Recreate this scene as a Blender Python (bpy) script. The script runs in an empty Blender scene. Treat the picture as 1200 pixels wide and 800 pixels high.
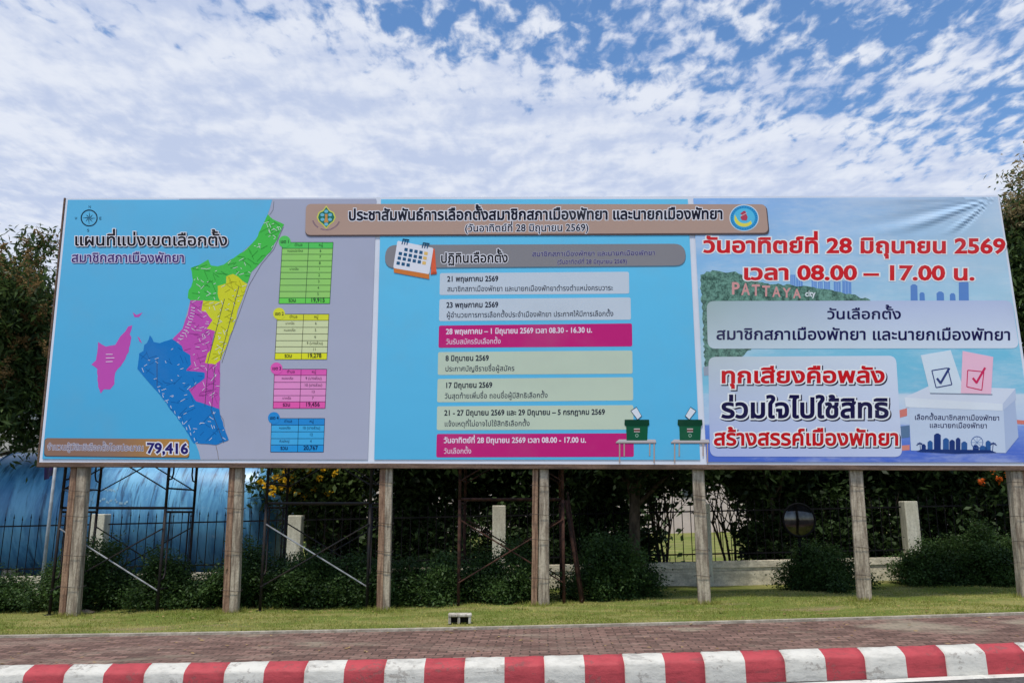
import bpy, math, random
import numpy as np
from mathutils import Vector, Matrix
from mathutils.geometry import tessellate_polygon, delaunay_2d_cdt

random.seed(7)
rng = np.random.default_rng(7)
C = bpy.context.scene.collection
SC = bpy.context.scene

# ------------------------------------------------------------------ camera
FPX, PITCH, CAM_H = 950.0, math.radians(11.9), 1.6
cam_d = bpy.data.cameras.new('camera')
cam_d.sensor_width = 36.0
cam_d.lens = 36.0 * FPX / 1200.0
cam_d.clip_end = 5000
cam = bpy.data.objects.new('camera', cam_d)
cam.location = (0, 0, CAM_H)
cam.rotation_euler = (math.pi / 2 + PITCH, 0, 0)
C.objects.link(cam)
SC.camera = cam

# ------------------------------------------------------------------ light
SUN_EL, SUN_AZ = math.radians(70), math.radians(200)      # azimuth clockwise from +Y
SUN_STRENGTH, SUN_ANGLE = 2.8, 7
SKY_STRENGTH = 0.14
SC.view_settings.view_transform = 'Standard'
SC.view_settings.look = 'None'
SC.view_settings.gamma = 1
SC.view_settings.use_curve_mapping = False
SC.view_settings.exposure = 0.37
sun_d = bpy.data.lights.new('sun', 'SUN')
sun_d.energy = SUN_STRENGTH
sun_d.angle = math.radians(SUN_ANGLE)
sun_d.color = (1.0, 0.93, 0.82)
sun = bpy.data.objects.new('sun', sun_d)
sdir = Vector((math.sin(SUN_AZ) * math.cos(SUN_EL), math.cos(SUN_AZ) * math.cos(SUN_EL), math.sin(SUN_EL)))
sun.rotation_euler = sdir.to_track_quat('Z', 'Y').to_euler()
sun.location = sdir * 60
C.objects.link(sun)


class NT:
    """small node-tree helper"""
    def __init__(self, tree):
        self.t = tree
        tree.nodes.clear()

    def n(self, typ, **kw):
        nd = self.t.nodes.new(typ)
        for k, v in kw.items():
            if k.startswith('i_'):
                key = k[2:]
                sock = nd.inputs[int(key)] if key.isdigit() else nd.inputs[key.replace('_', ' ')]
                self.put(sock, v)
            else:
                setattr(nd, k, v)
        return nd

    def put(self, sock, v):
        if isinstance(v, bpy.types.NodeSocket):
            self.t.links.new(v, sock)
        elif isinstance(v, bpy.types.Node):
            self.t.links.new(v.outputs[0], sock)
        else:
            sock.default_value = v

    def math(self, op, a, b=0.0, c=None, clamp=False):
        nd = self.t.nodes.new('ShaderNodeMath')
        nd.operation = op
        nd.use_clamp = clamp
        self.put(nd.inputs[0], a)
        self.put(nd.inputs[1], b)
        if c is not None:
            self.put(nd.inputs[2], c)
        return nd.outputs[0]

    def smooth(self, v, lo, hi, a=0.0, b=1.0):
        nd = self.t.nodes.new('ShaderNodeMapRange')
        nd.interpolation_type = 'SMOOTHSTEP'
        self.put(nd.inputs[0], v)
        for i, x in enumerate((lo, hi, a, b)):
            nd.inputs[i + 1].default_value = x
        return nd.outputs[0]

    def mix(self, f, a, b, typ='RGBA', blend='MIX'):
        nd = self.t.nodes.new('ShaderNodeMix')
        nd.data_type = typ
        if typ == 'RGBA':
            nd.blend_type = blend
            ia, ib, o = nd.inputs[6], nd.inputs[7], nd.outputs[2]
        else:
            ia, ib, o = nd.inputs[2], nd.inputs[3], nd.outputs[0]
        self.put(nd.inputs[0], f)
        for s, v in ((ia, a), (ib, b)):
            self.put(s, (*v, 1.0) if isinstance(v, tuple) and len(v) == 3 else v)
        return o

    def noise(self, vec, scale, detail=4, rough=0.55, dist=0.0):
        nd = self.n('ShaderNodeTexNoise', i_Scale=scale, i_Detail=detail, i_Roughness=rough, i_Distortion=dist)
        if vec is not None:
            self.put(nd.inputs['Vector'], vec)
        return nd.outputs[0]

    def mapped(self, vec, scale=(1, 1, 1), rot=(0, 0, 0), loc=(0, 0, 0)):
        nd = self.n('ShaderNodeMapping')
        self.put(nd.inputs['Vector'], vec)
        nd.inputs['Scale'].default_value = scale
        nd.inputs['Rotation'].default_value = rot
        nd.inputs['Location'].default_value = loc
        return nd.outputs[0]


# ------------------------------------------------------------------ sky: altocumulus under a blue sky
world = bpy.data.worlds.new('World')
SC.world = world
world.use_nodes = True
w = NT(world.node_tree)
geo = w.n('ShaderNodeTexCoord')
sep = w.n('ShaderNodeSeparateXYZ', i_0=geo.outputs['Generated'])
zc = w.math('MAXIMUM', sep.outputs[2], 0.06)
u = w.math('DIVIDE', sep.outputs[0], zc)
v = w.math('DIVIDE', sep.outputs[1], zc)
uv = w.n('ShaderNodeCombineXYZ', i_0=u, i_1=v).outputs[0]
d = w.math('SUBTRACT', w.math('SUBTRACT', v, w.math('MULTIPLY', u, 0.42)), 1.62)
d = w.math('MINIMUM', w.math('MAXIMUM', d, -0.10), 0.50)
hole = w.math('ADD', w.math('POWER', w.math('DIVIDE', w.math('SUBTRACT', u, 0.42), 0.55), 2.0), w.math('POWER', w.math('DIVIDE', w.math('SUBTRACT', v, 1.55), 0.16), 2.0))
hole = w.smooth(hole, 0.0, 2.2, 1.0, 0.0)
big = w.noise(w.mapped(uv, (1, 1, 1), (0, 0, 0.5), (3.1, 1.7, 0)), 2.1, 3, 0.5)
puf = w.noise(w.mapped(uv, (1.2, 0.72, 1), (0, 0, 0.12), (7.3, 2.2, 0)), 16.5, 6, 0.56, 0.25)
mid = w.noise(w.mapped(uv, (1.1, 0.8, 1), (0, 0, 0.2), (1.3, 9.2, 0)), 5.0, 5, 0.55, 0.2)
cov = w.math('ADD', w.math('MULTIPLY', puf, 1.25), w.math('MULTIPLY', mid, 0.55))
cov = w.math('ADD', cov, w.math('MULTIPLY', big, 0.50))
cov = w.math('ADD', cov, w.math('MULTIPLY', d, 0.80))
cov = w.math('SUBTRACT', cov, w.math('MULTIPLY', hole, 0.10))
mask = w.smooth(cov, 0.92, 1.24)
shade = w.math('ADD', w.math('MULTIPLY', w.noise(w.mapped(uv, (1, 1.5, 1), (0, 0, 0.3)), 3.0, 5, 0.55), 0.65),
               w.math('MULTIPLY', puf, 0.35))
ccol = w.mix(w.smooth(shade, 0.38, 0.62), (0.43, 0.49, 0.64), (0.63, 0.66, 0.73))
sky = w.n('ShaderNodeTexSky', sky_type='NISHITA', sun_disc=False, sun_elevation=SUN_EL, sun_rotation=SUN_AZ,
          air_density=1.0, dust_density=0.6, ozone_density=2.5)
sky = w.n('ShaderNodeHueSaturation', i_Saturation=1.16, i_Value=1.0, i_Color=sky.outputs[0])
bg1 = w.n('ShaderNodeBackground', i_Color=sky, i_Strength=SKY_STRENGTH)
bg2 = w.n('ShaderNodeBackground', i_Color=ccol, i_Strength=1.0)
mx = w.n('ShaderNodeMixShader', i_0=w.math('MULTIPLY', mask, 0.94), i_1=bg1.outputs[0], i_2=bg2.outputs[0])
out = w.n('ShaderNodeOutputWorld', i_Surface=mx.outputs[0])


# ------------------------------------------------------------------ geometry of the view (used to survey real positions)
def ray(px, py):
    xc, yc = (px - 600) / FPX, (400 - py) / FPX
    c, s = math.cos(PITCH), math.sin(PITCH)
    return Vector((xc, c - yc * s, s + yc * c))


CAM = Vector((0, 0, CAM_H))
BOARD_Y, BOARD_A = 14.2, 0.0218               # the board stands on y = BOARD_Y - BOARD_A * x


def B(px, py, off=0.0):
    """point of the board plane; off > 0 is in front of it"""
    r = ray(px, py)
    t = (BOARD_Y - off - 0.0) / (r.y + BOARD_A * r.x)
    return CAM + r * t


p1, p2 = B(82, 722), B(1198, 700)
GS = (p2.z - p1.z) / (p2.x - p1.x)
GC = p1.z - GS * p1.x


def gz(x):
    return GC + GS * max(-30.0, min(30.0, x))


def Gp(px, py, dz=0.0):
    """point of the sloping ground seen at a pixel"""
    r = ray(px, py)
    t = (GC + dz - CAM_H) / (r.z - GS * r.x)
    return CAM + r * t


def at(px, py, y):
    r = ray(px, py)
    return CAM + r * (y / r.y)


# ------------------------------------------------------------------ mesh helpers
class MB:
    def __init__(self):
        self.v, self.f, self.m = [], [], []

    def add(self, vs, fs, mi=0):
        o = len(self.v)
        self.v += [tuple(p) for p in vs]
        for f in fs:
            self.f.append([i + o for i in f])
            self.m.append(mi)

    def box(self, c, s, rot=None, mi=0, bev=0.0):
        hx, hy, hz = s[0] / 2, s[1] / 2, s[2] / 2
        b = min(bev, hx * .9, hy * .9, hz * .9)
        M = rot if rot is not None else Matrix.Identity(3)
        c = Vector(c)
        if b <= 0:
            vs = [c + M @ Vector((x, y, z)) for x in (-hx, hx) for y in (-hy, hy) for z in (-hz, hz)]
            fs = [(0, 1, 3, 2), (4, 6, 7, 5), (0, 4, 5, 1), (2, 3, 7, 6), (0, 2, 6, 4), (1, 5, 7, 3)]
            self.add(vs, fs, mi)
            return
        rings = []
        for z, ins in ((-hz, b), (-hz + b, 0), (hz - b, 0), (hz, b)):
            X, Y = hx - ins, hy - ins
            q = b if ins == 0 else b * .6
            rings.append([(-X + q, -Y, z), (X - q, -Y, z), (X, -Y + q, z), (X, Y - q, z),
                          (X - q, Y, z), (-X + q, Y, z), (-X, Y - q, z), (-X, -Y + q, z)])
        vs = [c + M @ Vector(p) for r in rings for p in r]
        fs = []
        for k in range(3):
            for i in range(8):
                j = (i + 1) % 8
                fs.append((k * 8 + i, k * 8 + j, k * 8 + 8 + j, k * 8 + 8 + i))
        fs.append(tuple(reversed(range(8))))
        fs.append(tuple(range(24, 32)))
        self.add(vs, fs, mi)

    def bar(self, a, b, w0, d0, w1=None, d1=None, mi=0, side=Vector((1, 0, 0)), wob=0.0, seg=1):
        """rectangular tapered bar from a to b"""
        a, b = Vector(a), Vector(b)
        w1 = w0 if w1 is None else w1
        d1 = d0 if d1 is None else d1
        ax = (b - a).normalized()
        sx = (side - ax * side.dot(ax)).normalized()
        sy = ax.cross(sx)
        vs, fs = [], []
        for k in range(seg + 1):
            t = k / seg
            p = a.lerp(b, t)
            ww, dd = w0 + (w1 - w0) * t, d0 + (d1 - d0) * t
            if wob:
                p = p + sx * random.uniform(-wob, wob) + sy * random.uniform(-wob, wob)
            q = .18
            for x, y in ((-1 + q, -1), (1 - q, -1), (1, -1 + q), (1, 1 - q), (1 - q, 1), (-1 + q, 1), (-1, 1 - q), (-1, -1 + q)):
                vs.append(p + sx * x * ww / 2 + sy * y * dd / 2)
        for k in range(seg):
            for i in range(8):
                j = (i + 1) % 8
                fs.append((k * 8 + i, k * 8 + j, k * 8 + 8 + j, k * 8 + 8 + i))
        fs.append(tuple(reversed(range(8))))
        fs.append(tuple(range(seg * 8, seg * 8 + 8)))
        self.add(vs, fs, mi)

    def tube(self, pts, r, n=8, mi=0, r1=None, cap=True):
        pts = [Vector(p) for p in pts]
        vs, fs = [], []
        m = len(pts)
        up = Vector((0, 0, 1))
        prev = None
        for k, p in enumerate(pts):
            ax = (pts[min(k + 1, m - 1)] - pts[max(k - 1, 0)]).normalized()
            ref = prev if prev is not None else (up if abs(ax.z) < .9 else Vector((1, 0, 0)))
            sx = (ref - ax * ref.dot(ax)).normalized()
            prev = sx
            sy = ax.cross(sx)
            rr = r if r1 is None else r + (r1 - r) * k / (m - 1)
            for i in range(n):
                a = 2 * math.pi * i / n
                vs.append(p + sx * math.cos(a) * rr + sy * math.sin(a) * rr)
        for k in range(m - 1):
            for i in range(n):
                j = (i + 1) % n
                fs.append((k * n + i, k * n + j, k * n + n + j, k * n + n + i))
        if cap:
            fs.append(tuple(reversed(range(n))))
            fs.append(tuple(range((m - 1) * n, m * n)))
        self.add(vs, fs, mi)

    def build(self, name, mats, parent=None, loc=None, smooth=False):
        me = bpy.data.meshes.new(name)
        loc = Vector(loc) if loc is not None else None
        vs = self.v if loc is None else [tuple(Vector(p) - loc) for p in self.v]
        me.from_pydata(vs, [], self.f)
        for mt in (mats if isinstance(mats, (list, tuple)) else [mats]):
            me.materials.append(mt)
        me.polygons.foreach_set('material_index', self.m)
        if smooth:
            me.polygons.foreach_set('use_smooth', [True] * len(self.f))
        me.update()
        o = bpy.data.objects.new(name, me)
        if loc is not None:
            o.location = loc
        C.objects.link(o)
        if parent:
            o.parent = parent
        return o


def tag(o, label=None, cat=None, group=None, kind=None):
    for k, val in (('label', label), ('category', cat), ('group', group), ('kind', kind)):
        if val:
            o[k] = val
    return o


def empty(name, loc=(0, 0, 0), label=None, cat=None, group=None):
    o = bpy.data.objects.new(name, None)
    o.location = loc
    o.empty_display_size = .2
    C.objects.link(o)
    return tag(o, label, cat, group)


def copy_tree(o, parent=None):
    c = o.copy()
    C.objects.link(c)
    c.parent = parent
    for ch in list(o.children):
        copy_tree(ch, c)
    return c


def S(*rgb):
    """sRGB 0..255 -> linear"""
    return tuple((c / 255 / 12.92) if c / 255 <= .04045 else ((c / 255 + .055) / 1.055) ** 2.4 for c in rgb)


# ------------------------------------------------------------------ materials
def pmat(name, base, rough=.7, spec=.3, metal=0.0, var=None, bump=None, nscale=6.0, stretch=(1, 1, 1), coord='Object', detail=6):
    """principled with a two-tone noise and a bump"""
    m = bpy.data.materials.new(name)
    m.use_nodes = True
    t = NT(m.node_tree)
    bs = t.n('ShaderNodeBsdfPrincipled', i_Roughness=rough, i_Metallic=metal)
    bs.inputs['Specular IOR Level'].default_value = spec
    tc = t.n('ShaderNodeTexCoord').outputs[coord]
    vec = t.mapped(tc, stretch)
    nz = t.noise(vec, nscale, detail, .6)
    if var is None:
        var = tuple(c * .7 for c in base)
    t.put(bs.inputs['Base Color'], t.mix(t.smooth(nz, .35, .65), var, base))
    if bump:
        bn = t.n('ShaderNodeBump', i_Strength=bump[0], i_Distance=bump[1])
        t.put(bn.inputs['Height'], t.noise(vec, bump[2], 6, .6))
        t.put(bs.inputs['Normal'], bn.outputs[0])
    t.n('ShaderNodeOutputMaterial', i_Surface=bs.outputs[0])
    return m


def concrete_mat(name, base, dark, streak=(6, 6, .7)):
    m = bpy.data.materials.new(name)
    m.use_nodes = True
    t = NT(m.node_tree)
    bs = t.n('ShaderNodeBsdfPrincipled', i_Roughness=.85)
    bs.inputs['Specular IOR Level'].default_value = .2
    tc = t.n('ShaderNodeTexCoord').outputs['Object']
    a = t.noise(t.mapped(tc, streak), 3.0, 8, .65)
    b = t.noise(tc, 28.0, 5, .6)
    c = t.mix(t.smooth(a, .36, .66), dark, base)
    c = t.mix(t.math('MULTIPLY', t.smooth(b, .42, .70), .35), c, tuple(x * .55 for x in dark))
    t.put(bs.inputs['Base Color'], c)
    bn = t.n('ShaderNodeBump', i_Strength=.5, i_Distance=.012)
    t.put(bn.inputs['Height'], t.math('ADD', b, a))
    t.put(bs.inputs['Normal'], bn.outputs[0])
    t.n('ShaderNodeOutputMaterial', i_Surface=bs.outputs[0])
    return m


def leaf_mat(name, dark, light, third=None, trans=.25, rough=.5):
    m = bpy.data.materials.new(name)
    m.use_nodes = True
    t = NT(m.node_tree)
    at_ = t.n('ShaderNodeAttribute', attribute_name='tint')
    c = t.mix(at_.outputs['Fac'], dark, light)
    if third:
        tc = t.n('ShaderNodeTexCoord').outputs['Object']
        c = t.mix(t.smooth(t.noise(tc, 1.6, 3), .52, .62), c, third)
    bs = t.n('ShaderNodeBsdfPrincipled', i_Roughness=rough)
    bs.inputs['Specular IOR Level'].default_value = .18
    t.put(bs.inputs['Base Color'], c)
    tr = t.n('ShaderNodeBsdfTranslucent')
    t.put(tr.inputs[0], t.mix(.5, c, tuple(min(1, x * 1.6) for x in light)))
    mx_ = t.n('ShaderNodeMixShader', i_0=trans, i_1=bs.outputs[0], i_2=tr.outputs[0])
    t.n('ShaderNodeOutputMaterial', i_Surface=mx_.outputs[0])
    return m


def ink_c(*rgb):
    return S(*rgb)


def vinyl(name='printed_vinyl', photo=False, soft=False):
    """printed banner: the ink colour is stored per vertex, the surface is slightly slack vinyl"""
    m = bpy.data.materials.new(name)
    m.use_nodes = True
    t = NT(m.node_tree)
    bs = t.n('ShaderNodeBsdfPrincipled', i_Roughness=.5)
    bs.inputs['Specular IOR Level'].default_value = .10
    col = t.n('ShaderNodeAttribute', attribute_name='ink').outputs['Color']
    geo_ = t.n('ShaderNodeNewGeometry').outputs['Position']
    if photo:                                   # a printed photograph of a wooded hill
        a = t.noise(geo_, 9.0, 6, .7)
        b = t.noise(geo_, 30.0, 4, .7)
        fac = t.math('ADD', t.math('MULTIPLY', a, .6), t.math('MULTIPLY', b, .4))
        col = t.mix(t.smooth(fac, .38, .62), t.mix(1.0, col, (.30, .36, .34), blend='MULTIPLY'), t.mix(1.0, col, (1.6, 1.6, 1.5), blend='MULTIPLY'))
    if soft:                                    # clouds and water of a printed photograph
        a = t.noise(t.mapped(geo_, (.5, 1, 1.6)), 1.3, 7, .62)
        b = t.noise(t.mapped(geo_, (1, 1, 4)), 4.0, 5, .65)
        fac = t.math('ADD', t.math('MULTIPLY', a, .7), t.math('MULTIPLY', b, .3))
        col = t.mix(t.math('MULTIPLY', t.smooth(fac, .42, .66), .34), col, ink_c(224, 232, 240))
    grime = t.noise(t.mapped(geo_, (.5, 1, .5)), 1.6, 4, .6)
    col = t.mix(t.math('MULTIPLY', t.smooth(grime, .45, .75), .10), col, (.30, .30, .30))
    t.put(bs.inputs['Base Color'], col)
    bn = t.n('ShaderNodeBump', i_Strength=.22, i_Distance=.05)
    h = t.math('ADD', t.noise(t.mapped(geo_, (1.0, 1, 1.5), (0, .4, 0)), .7, 2, .4), t.math('MULTIPLY', t.noise(geo_, 3.0, 1, .4), .06))
    t.put(bn.inputs['Height'], h)
    t.put(bs.inputs['Normal'], bn.outputs[0])
    t.n('ShaderNodeOutputMaterial', i_Surface=bs.outputs[0])
    return m


M = {}
M['vinyl'] = vinyl()
M['vinyl_photo'] = vinyl('printed_vinyl_photo', True)
M['vinyl_soft'] = vinyl('printed_vinyl_soft', False, True)
M['concrete'] = concrete_mat('post_concrete', (.50, .43, .33), (.19, .15, .112))
M['pillar'] = concrete_mat('pillar_paint', (.72, .70, .58), (.52, .50, .40), (3, 3, .6))
M['plank'] = concrete_mat('weathered_wood', (.40, .26, .17), (.16, .09, .06), (9, 9, .5))
M['rail'] = concrete_mat('rail_wood', (.20, .13, .095), (.10, .065, .05), (.5, 5, 5))
M['wire'] = pmat('tie_wire', (.05, .04, .035), .6, .3)
M['scaffold'] = pmat('scaffold_paint', (.010, .010, .013), .6, .25, 0, (.022, .014, .010), (.3, .003, 60), 9)
M['rusty'] = pmat('rusty_steel', (.075, .034, .024), .85, .15, 0, (.022, .013, .011), (.4, .003, 60), 9)
M['galv'] = pmat('galvanised_steel', (.42, .43, .44), .45, .5, .6, (.25, .25, .26))
M['iron'] = pmat('painted_iron', (.007, .007, .009), .8, .15)
M['bark'] = pmat('bark', (.13, .10, .075), .9, .1, 0, (.05, .04, .03), (.8, .03, 14), 7, (1, 1, .35))
M['hedge'] = leaf_mat('hedge_leaf', (.011, .027, .009), (.074, .135, .034))
M['dark_leaf'] = leaf_mat('dark_leaf', (.012, .024, .010), (.062, .110, .034))
M['mango_leaf'] = leaf_mat('mango_leaf', (.016, .034, .012), (.095, .150, .042))
M['blossom'] = leaf_mat('rust_blossom', (.13, .08, .03), (.34, .22, .09), None, .2, .8)
M['yellow_petal'] = leaf_mat('yellow_petal', (.62, .36, .02), (.80, .52, .03), None, .3, .6)
M['orange_petal'] = leaf_mat('orange_petal', (.70, .12, .02), (.85, .22, .03), None, .3, .6)


# ------------------------------------------------------------------ glyphs for the printed lettering
class Glyphs:
    def __init__(self):
        self.cu = bpy.data.curves.new('glyph_tmp', 'FONT')
        self.cu.resolution_u = 3
        self.cu.fill_mode = 'NONE'
        self.ob = bpy.data.objects.new('glyph_tmp', self.cu)
        C.objects.link(self.ob)
        self.cache, self.tri = {}, {}

    def loops(self, s):
        self.cu.body = s
        dg = bpy.context.evaluated_depsgraph_get()
        dg.update()
        ev = self.ob.evaluated_get(dg)
        me = ev.to_mesh()
        if me is None:
            return []
        n = len(me.vertices)
        co = [(vv.co.x, vv.co.y) for vv in me.vertices]
        nxt = {}
        for e in me.edges:
            a, b = e.vertices
            nxt.setdefault(a, []).append(b)
            nxt.setdefault(b, []).append(a)
        seen, res = set(), []
        for i in range(n):
            if i in seen or i not in nxt:
                continue
            lp, cur, prev = [i], i, None
            seen.add(i)
            # walk in increasing index order first so the contour keeps its winding
            cand = [k for k in nxt[i] if k == i + 1] or nxt[i]
            cur, prev = cand[0], i
            while cur != i and cur not in seen:
                lp.append(cur)
                seen.add(cur)
                q = [k for k in nxt[cur] if k != prev]
                if not q:
                    break
                prev, cur = cur, q[0]
            pts = []
            for k in lp:
                p = co[k]
                if not pts or (abs(p[0] - pts[-1][0]) + abs(p[1] - pts[-1][1])) > 1e-5:
                    pts.append(p)
            if len(pts) > 2 and abs(pts[0][0] - pts[-1][0]) + abs(pts[0][1] - pts[-1][1]) < 1e-5:
                pts.pop()
            if len(pts) > 2:
                res.append(pts)
        ev.to_mesh_clear()
        return res

    def get(self, ch):
        if ch not in self.cache:
            bar = self.loops('|')
            b0 = min(p[0] for l in bar for p in l)
            if ch == ' ':
                l2 = self.loops('||')
                l3 = self.loops('| |')
                adv = max(min(p[0] for p in l) for l in l3) - max(min(p[0] for p in l) for l in l2)
                self.cache[ch] = ([], adv)
            else:
                lp = self.loops(ch)
                allp = self.loops(ch + '|')
                adv = max(min(p[0] for p in l) for l in allp) - b0
                bx = max(max(p[0] for p in l) for l in allp)
                self.cache[ch] = (lp, adv)
        return self.cache[ch]

    def mesh(self, ch, off):
        key = (ch, round(off, 4))
        if key in self.tri:
            return self.tri[key]
        loops, adv = self.get(ch)
        area = sum(sum(l[i][0] * l[(i + 1) % len(l)][1] - l[(i + 1) % len(l)][0] * l[i][1] for i in range(len(l))) for l in loops)
        sgn = 1.0 if area > 0 else -1.0
        outl = []
        for l in loops:
            n = len(l)
            if not off:
                outl.append(l)
                continue
            q = []
            for i in range(n):
                p0, p, p1_ = l[i - 1], l[i], l[(i + 1) % n]
                e0 = (p[0] - p0[0], p[1] - p0[1])
                e1 = (p1_[0] - p[0], p1_[1] - p[1])
                l0, l1 = math.hypot(*e0) or 1e-9, math.hypot(*e1) or 1e-9
                n0 = (e0[1] / l0 * sgn, -e0[0] / l0 * sgn)
                n1 = (e1[1] / l1 * sgn, -e1[0] / l1 * sgn)
                mx_, my_ = n0[0] + n1[0], n0[1] + n1[1]
                ml = math.hypot(mx_, my_)
                if ml < .35:
                    q.append((p[0] + n0[0] * off, p[1] + n0[1] * off))
                    q.append((p[0] + n1[0] * off, p[1] + n1[1] * off))
                    continue
                k = min(1.35, 2 / ml) * off / ml
                q.append((p[0] + mx_ * k, p[1] + my_ * k))
            outl.append(q)
        if not outl:
            self.tri[key] = ([], [])
            return self.tri[key]
        V, E_ = [], []
        for l in outl:
            o = len(V)
            V += [Vector(p) for p in l]
            E_ += [(o + i, o + (i + 1) % len(l)) for i in range(len(l))]
        rv, re, rf, _, _, _ = delaunay_2d_cdt(V, E_, [], 0, 1e-5)
        P = np.array([(p.x, p.y) for p in rv])
        segs = []
        for l in outl:
            for i in range(len(l)):
                segs.append((*l[i], *l[(i + 1) % len(l)]))
        sg = np.array(segs)
        faces = []
        for f in rf:
            c = P[list(f)].mean(axis=0)
            y0, y1 = sg[:, 1], sg[:, 3]
            cr = (sg[:, 2] - sg[:, 0]) * (c[1] - y0) - (c[0] - sg[:, 0]) * (y1 - y0)
            wn = np.sum((y0 <= c[1]) & (y1 > c[1]) & (cr > 0)) - np.sum((y0 > c[1]) & (y1 <= c[1]) & (cr < 0))
            if wn * sgn > 0:
                faces.append(tuple(f))
        self.tri[key] = ([tuple(p) for p in P], faces)
        return self.tri[key]

    UP = set('\u0e31\u0e34\u0e35\u0e36\u0e37\u0e47\u0e4d')
    TONE = set('\u0e48\u0e49\u0e4a\u0e4b\u0e4c')
    LOW = set('\u0e38\u0e39')

    def layout(self, s):
        """[(char, x, y)], width"""
        x, res = 0.0, []
        last_up = None
        for ch in s:
            lp, adv = self.get(ch)
            if ch in self.UP or ch in self.LOW:
                res.append((ch, x, 0.0))
                x += adv if adv > .05 else 0
                last_up = ch if ch in self.UP else last_up
            elif ch in self.TONE:
                dy = 0.0
                if last_up:
                    top = max(p[1] for l in self.get(last_up)[0] for p in l)
                    bot = min(p[1] for l in lp for p in l)
                    dy = max(0.0, top + .015 - bot)
                res.append((ch, x, dy))
                x += adv if adv > .05 else 0
                last_up = None
            else:
                res.append((ch, x, 0.0))
                x += adv
                last_up = None
        return res, x

    def height(self):
        return max(p[1] for l in self.get('\u0e19')[0] for p in l)


GL = Glyphs()
KB = 1.08                                   # ink albedo per observed colour


def ink(*rgb):
    return tuple(min(.86, c * KB) for c in S(*rgb))


def wrinkle(px, py):
    """slack folds fanning from the top right corner of the print, and small tucks along the top edge"""
    dx, dy = px - 1166, py - 231
    r = math.hypot(dx, dy)
    hgt = 0.0
    if dx < 0 and r > 3:
        a = math.atan2(dy, -dx)                     # 0 = along the top edge to the left, growing downwards
        amp = math.exp(-((r - 80) / 85) ** 2) * (1 if a < .75 else math.exp(-((a - .75) / .12) ** 2)) * (1 if a > 0 else 0)
        amp *= max(0.0, min(1.0, (276 - py) / 14))
        hgt += .011 * amp * (math.sin(a * 21 + .6) + .45 * math.sin(a * 37 + 1.9))
    return hgt


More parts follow.
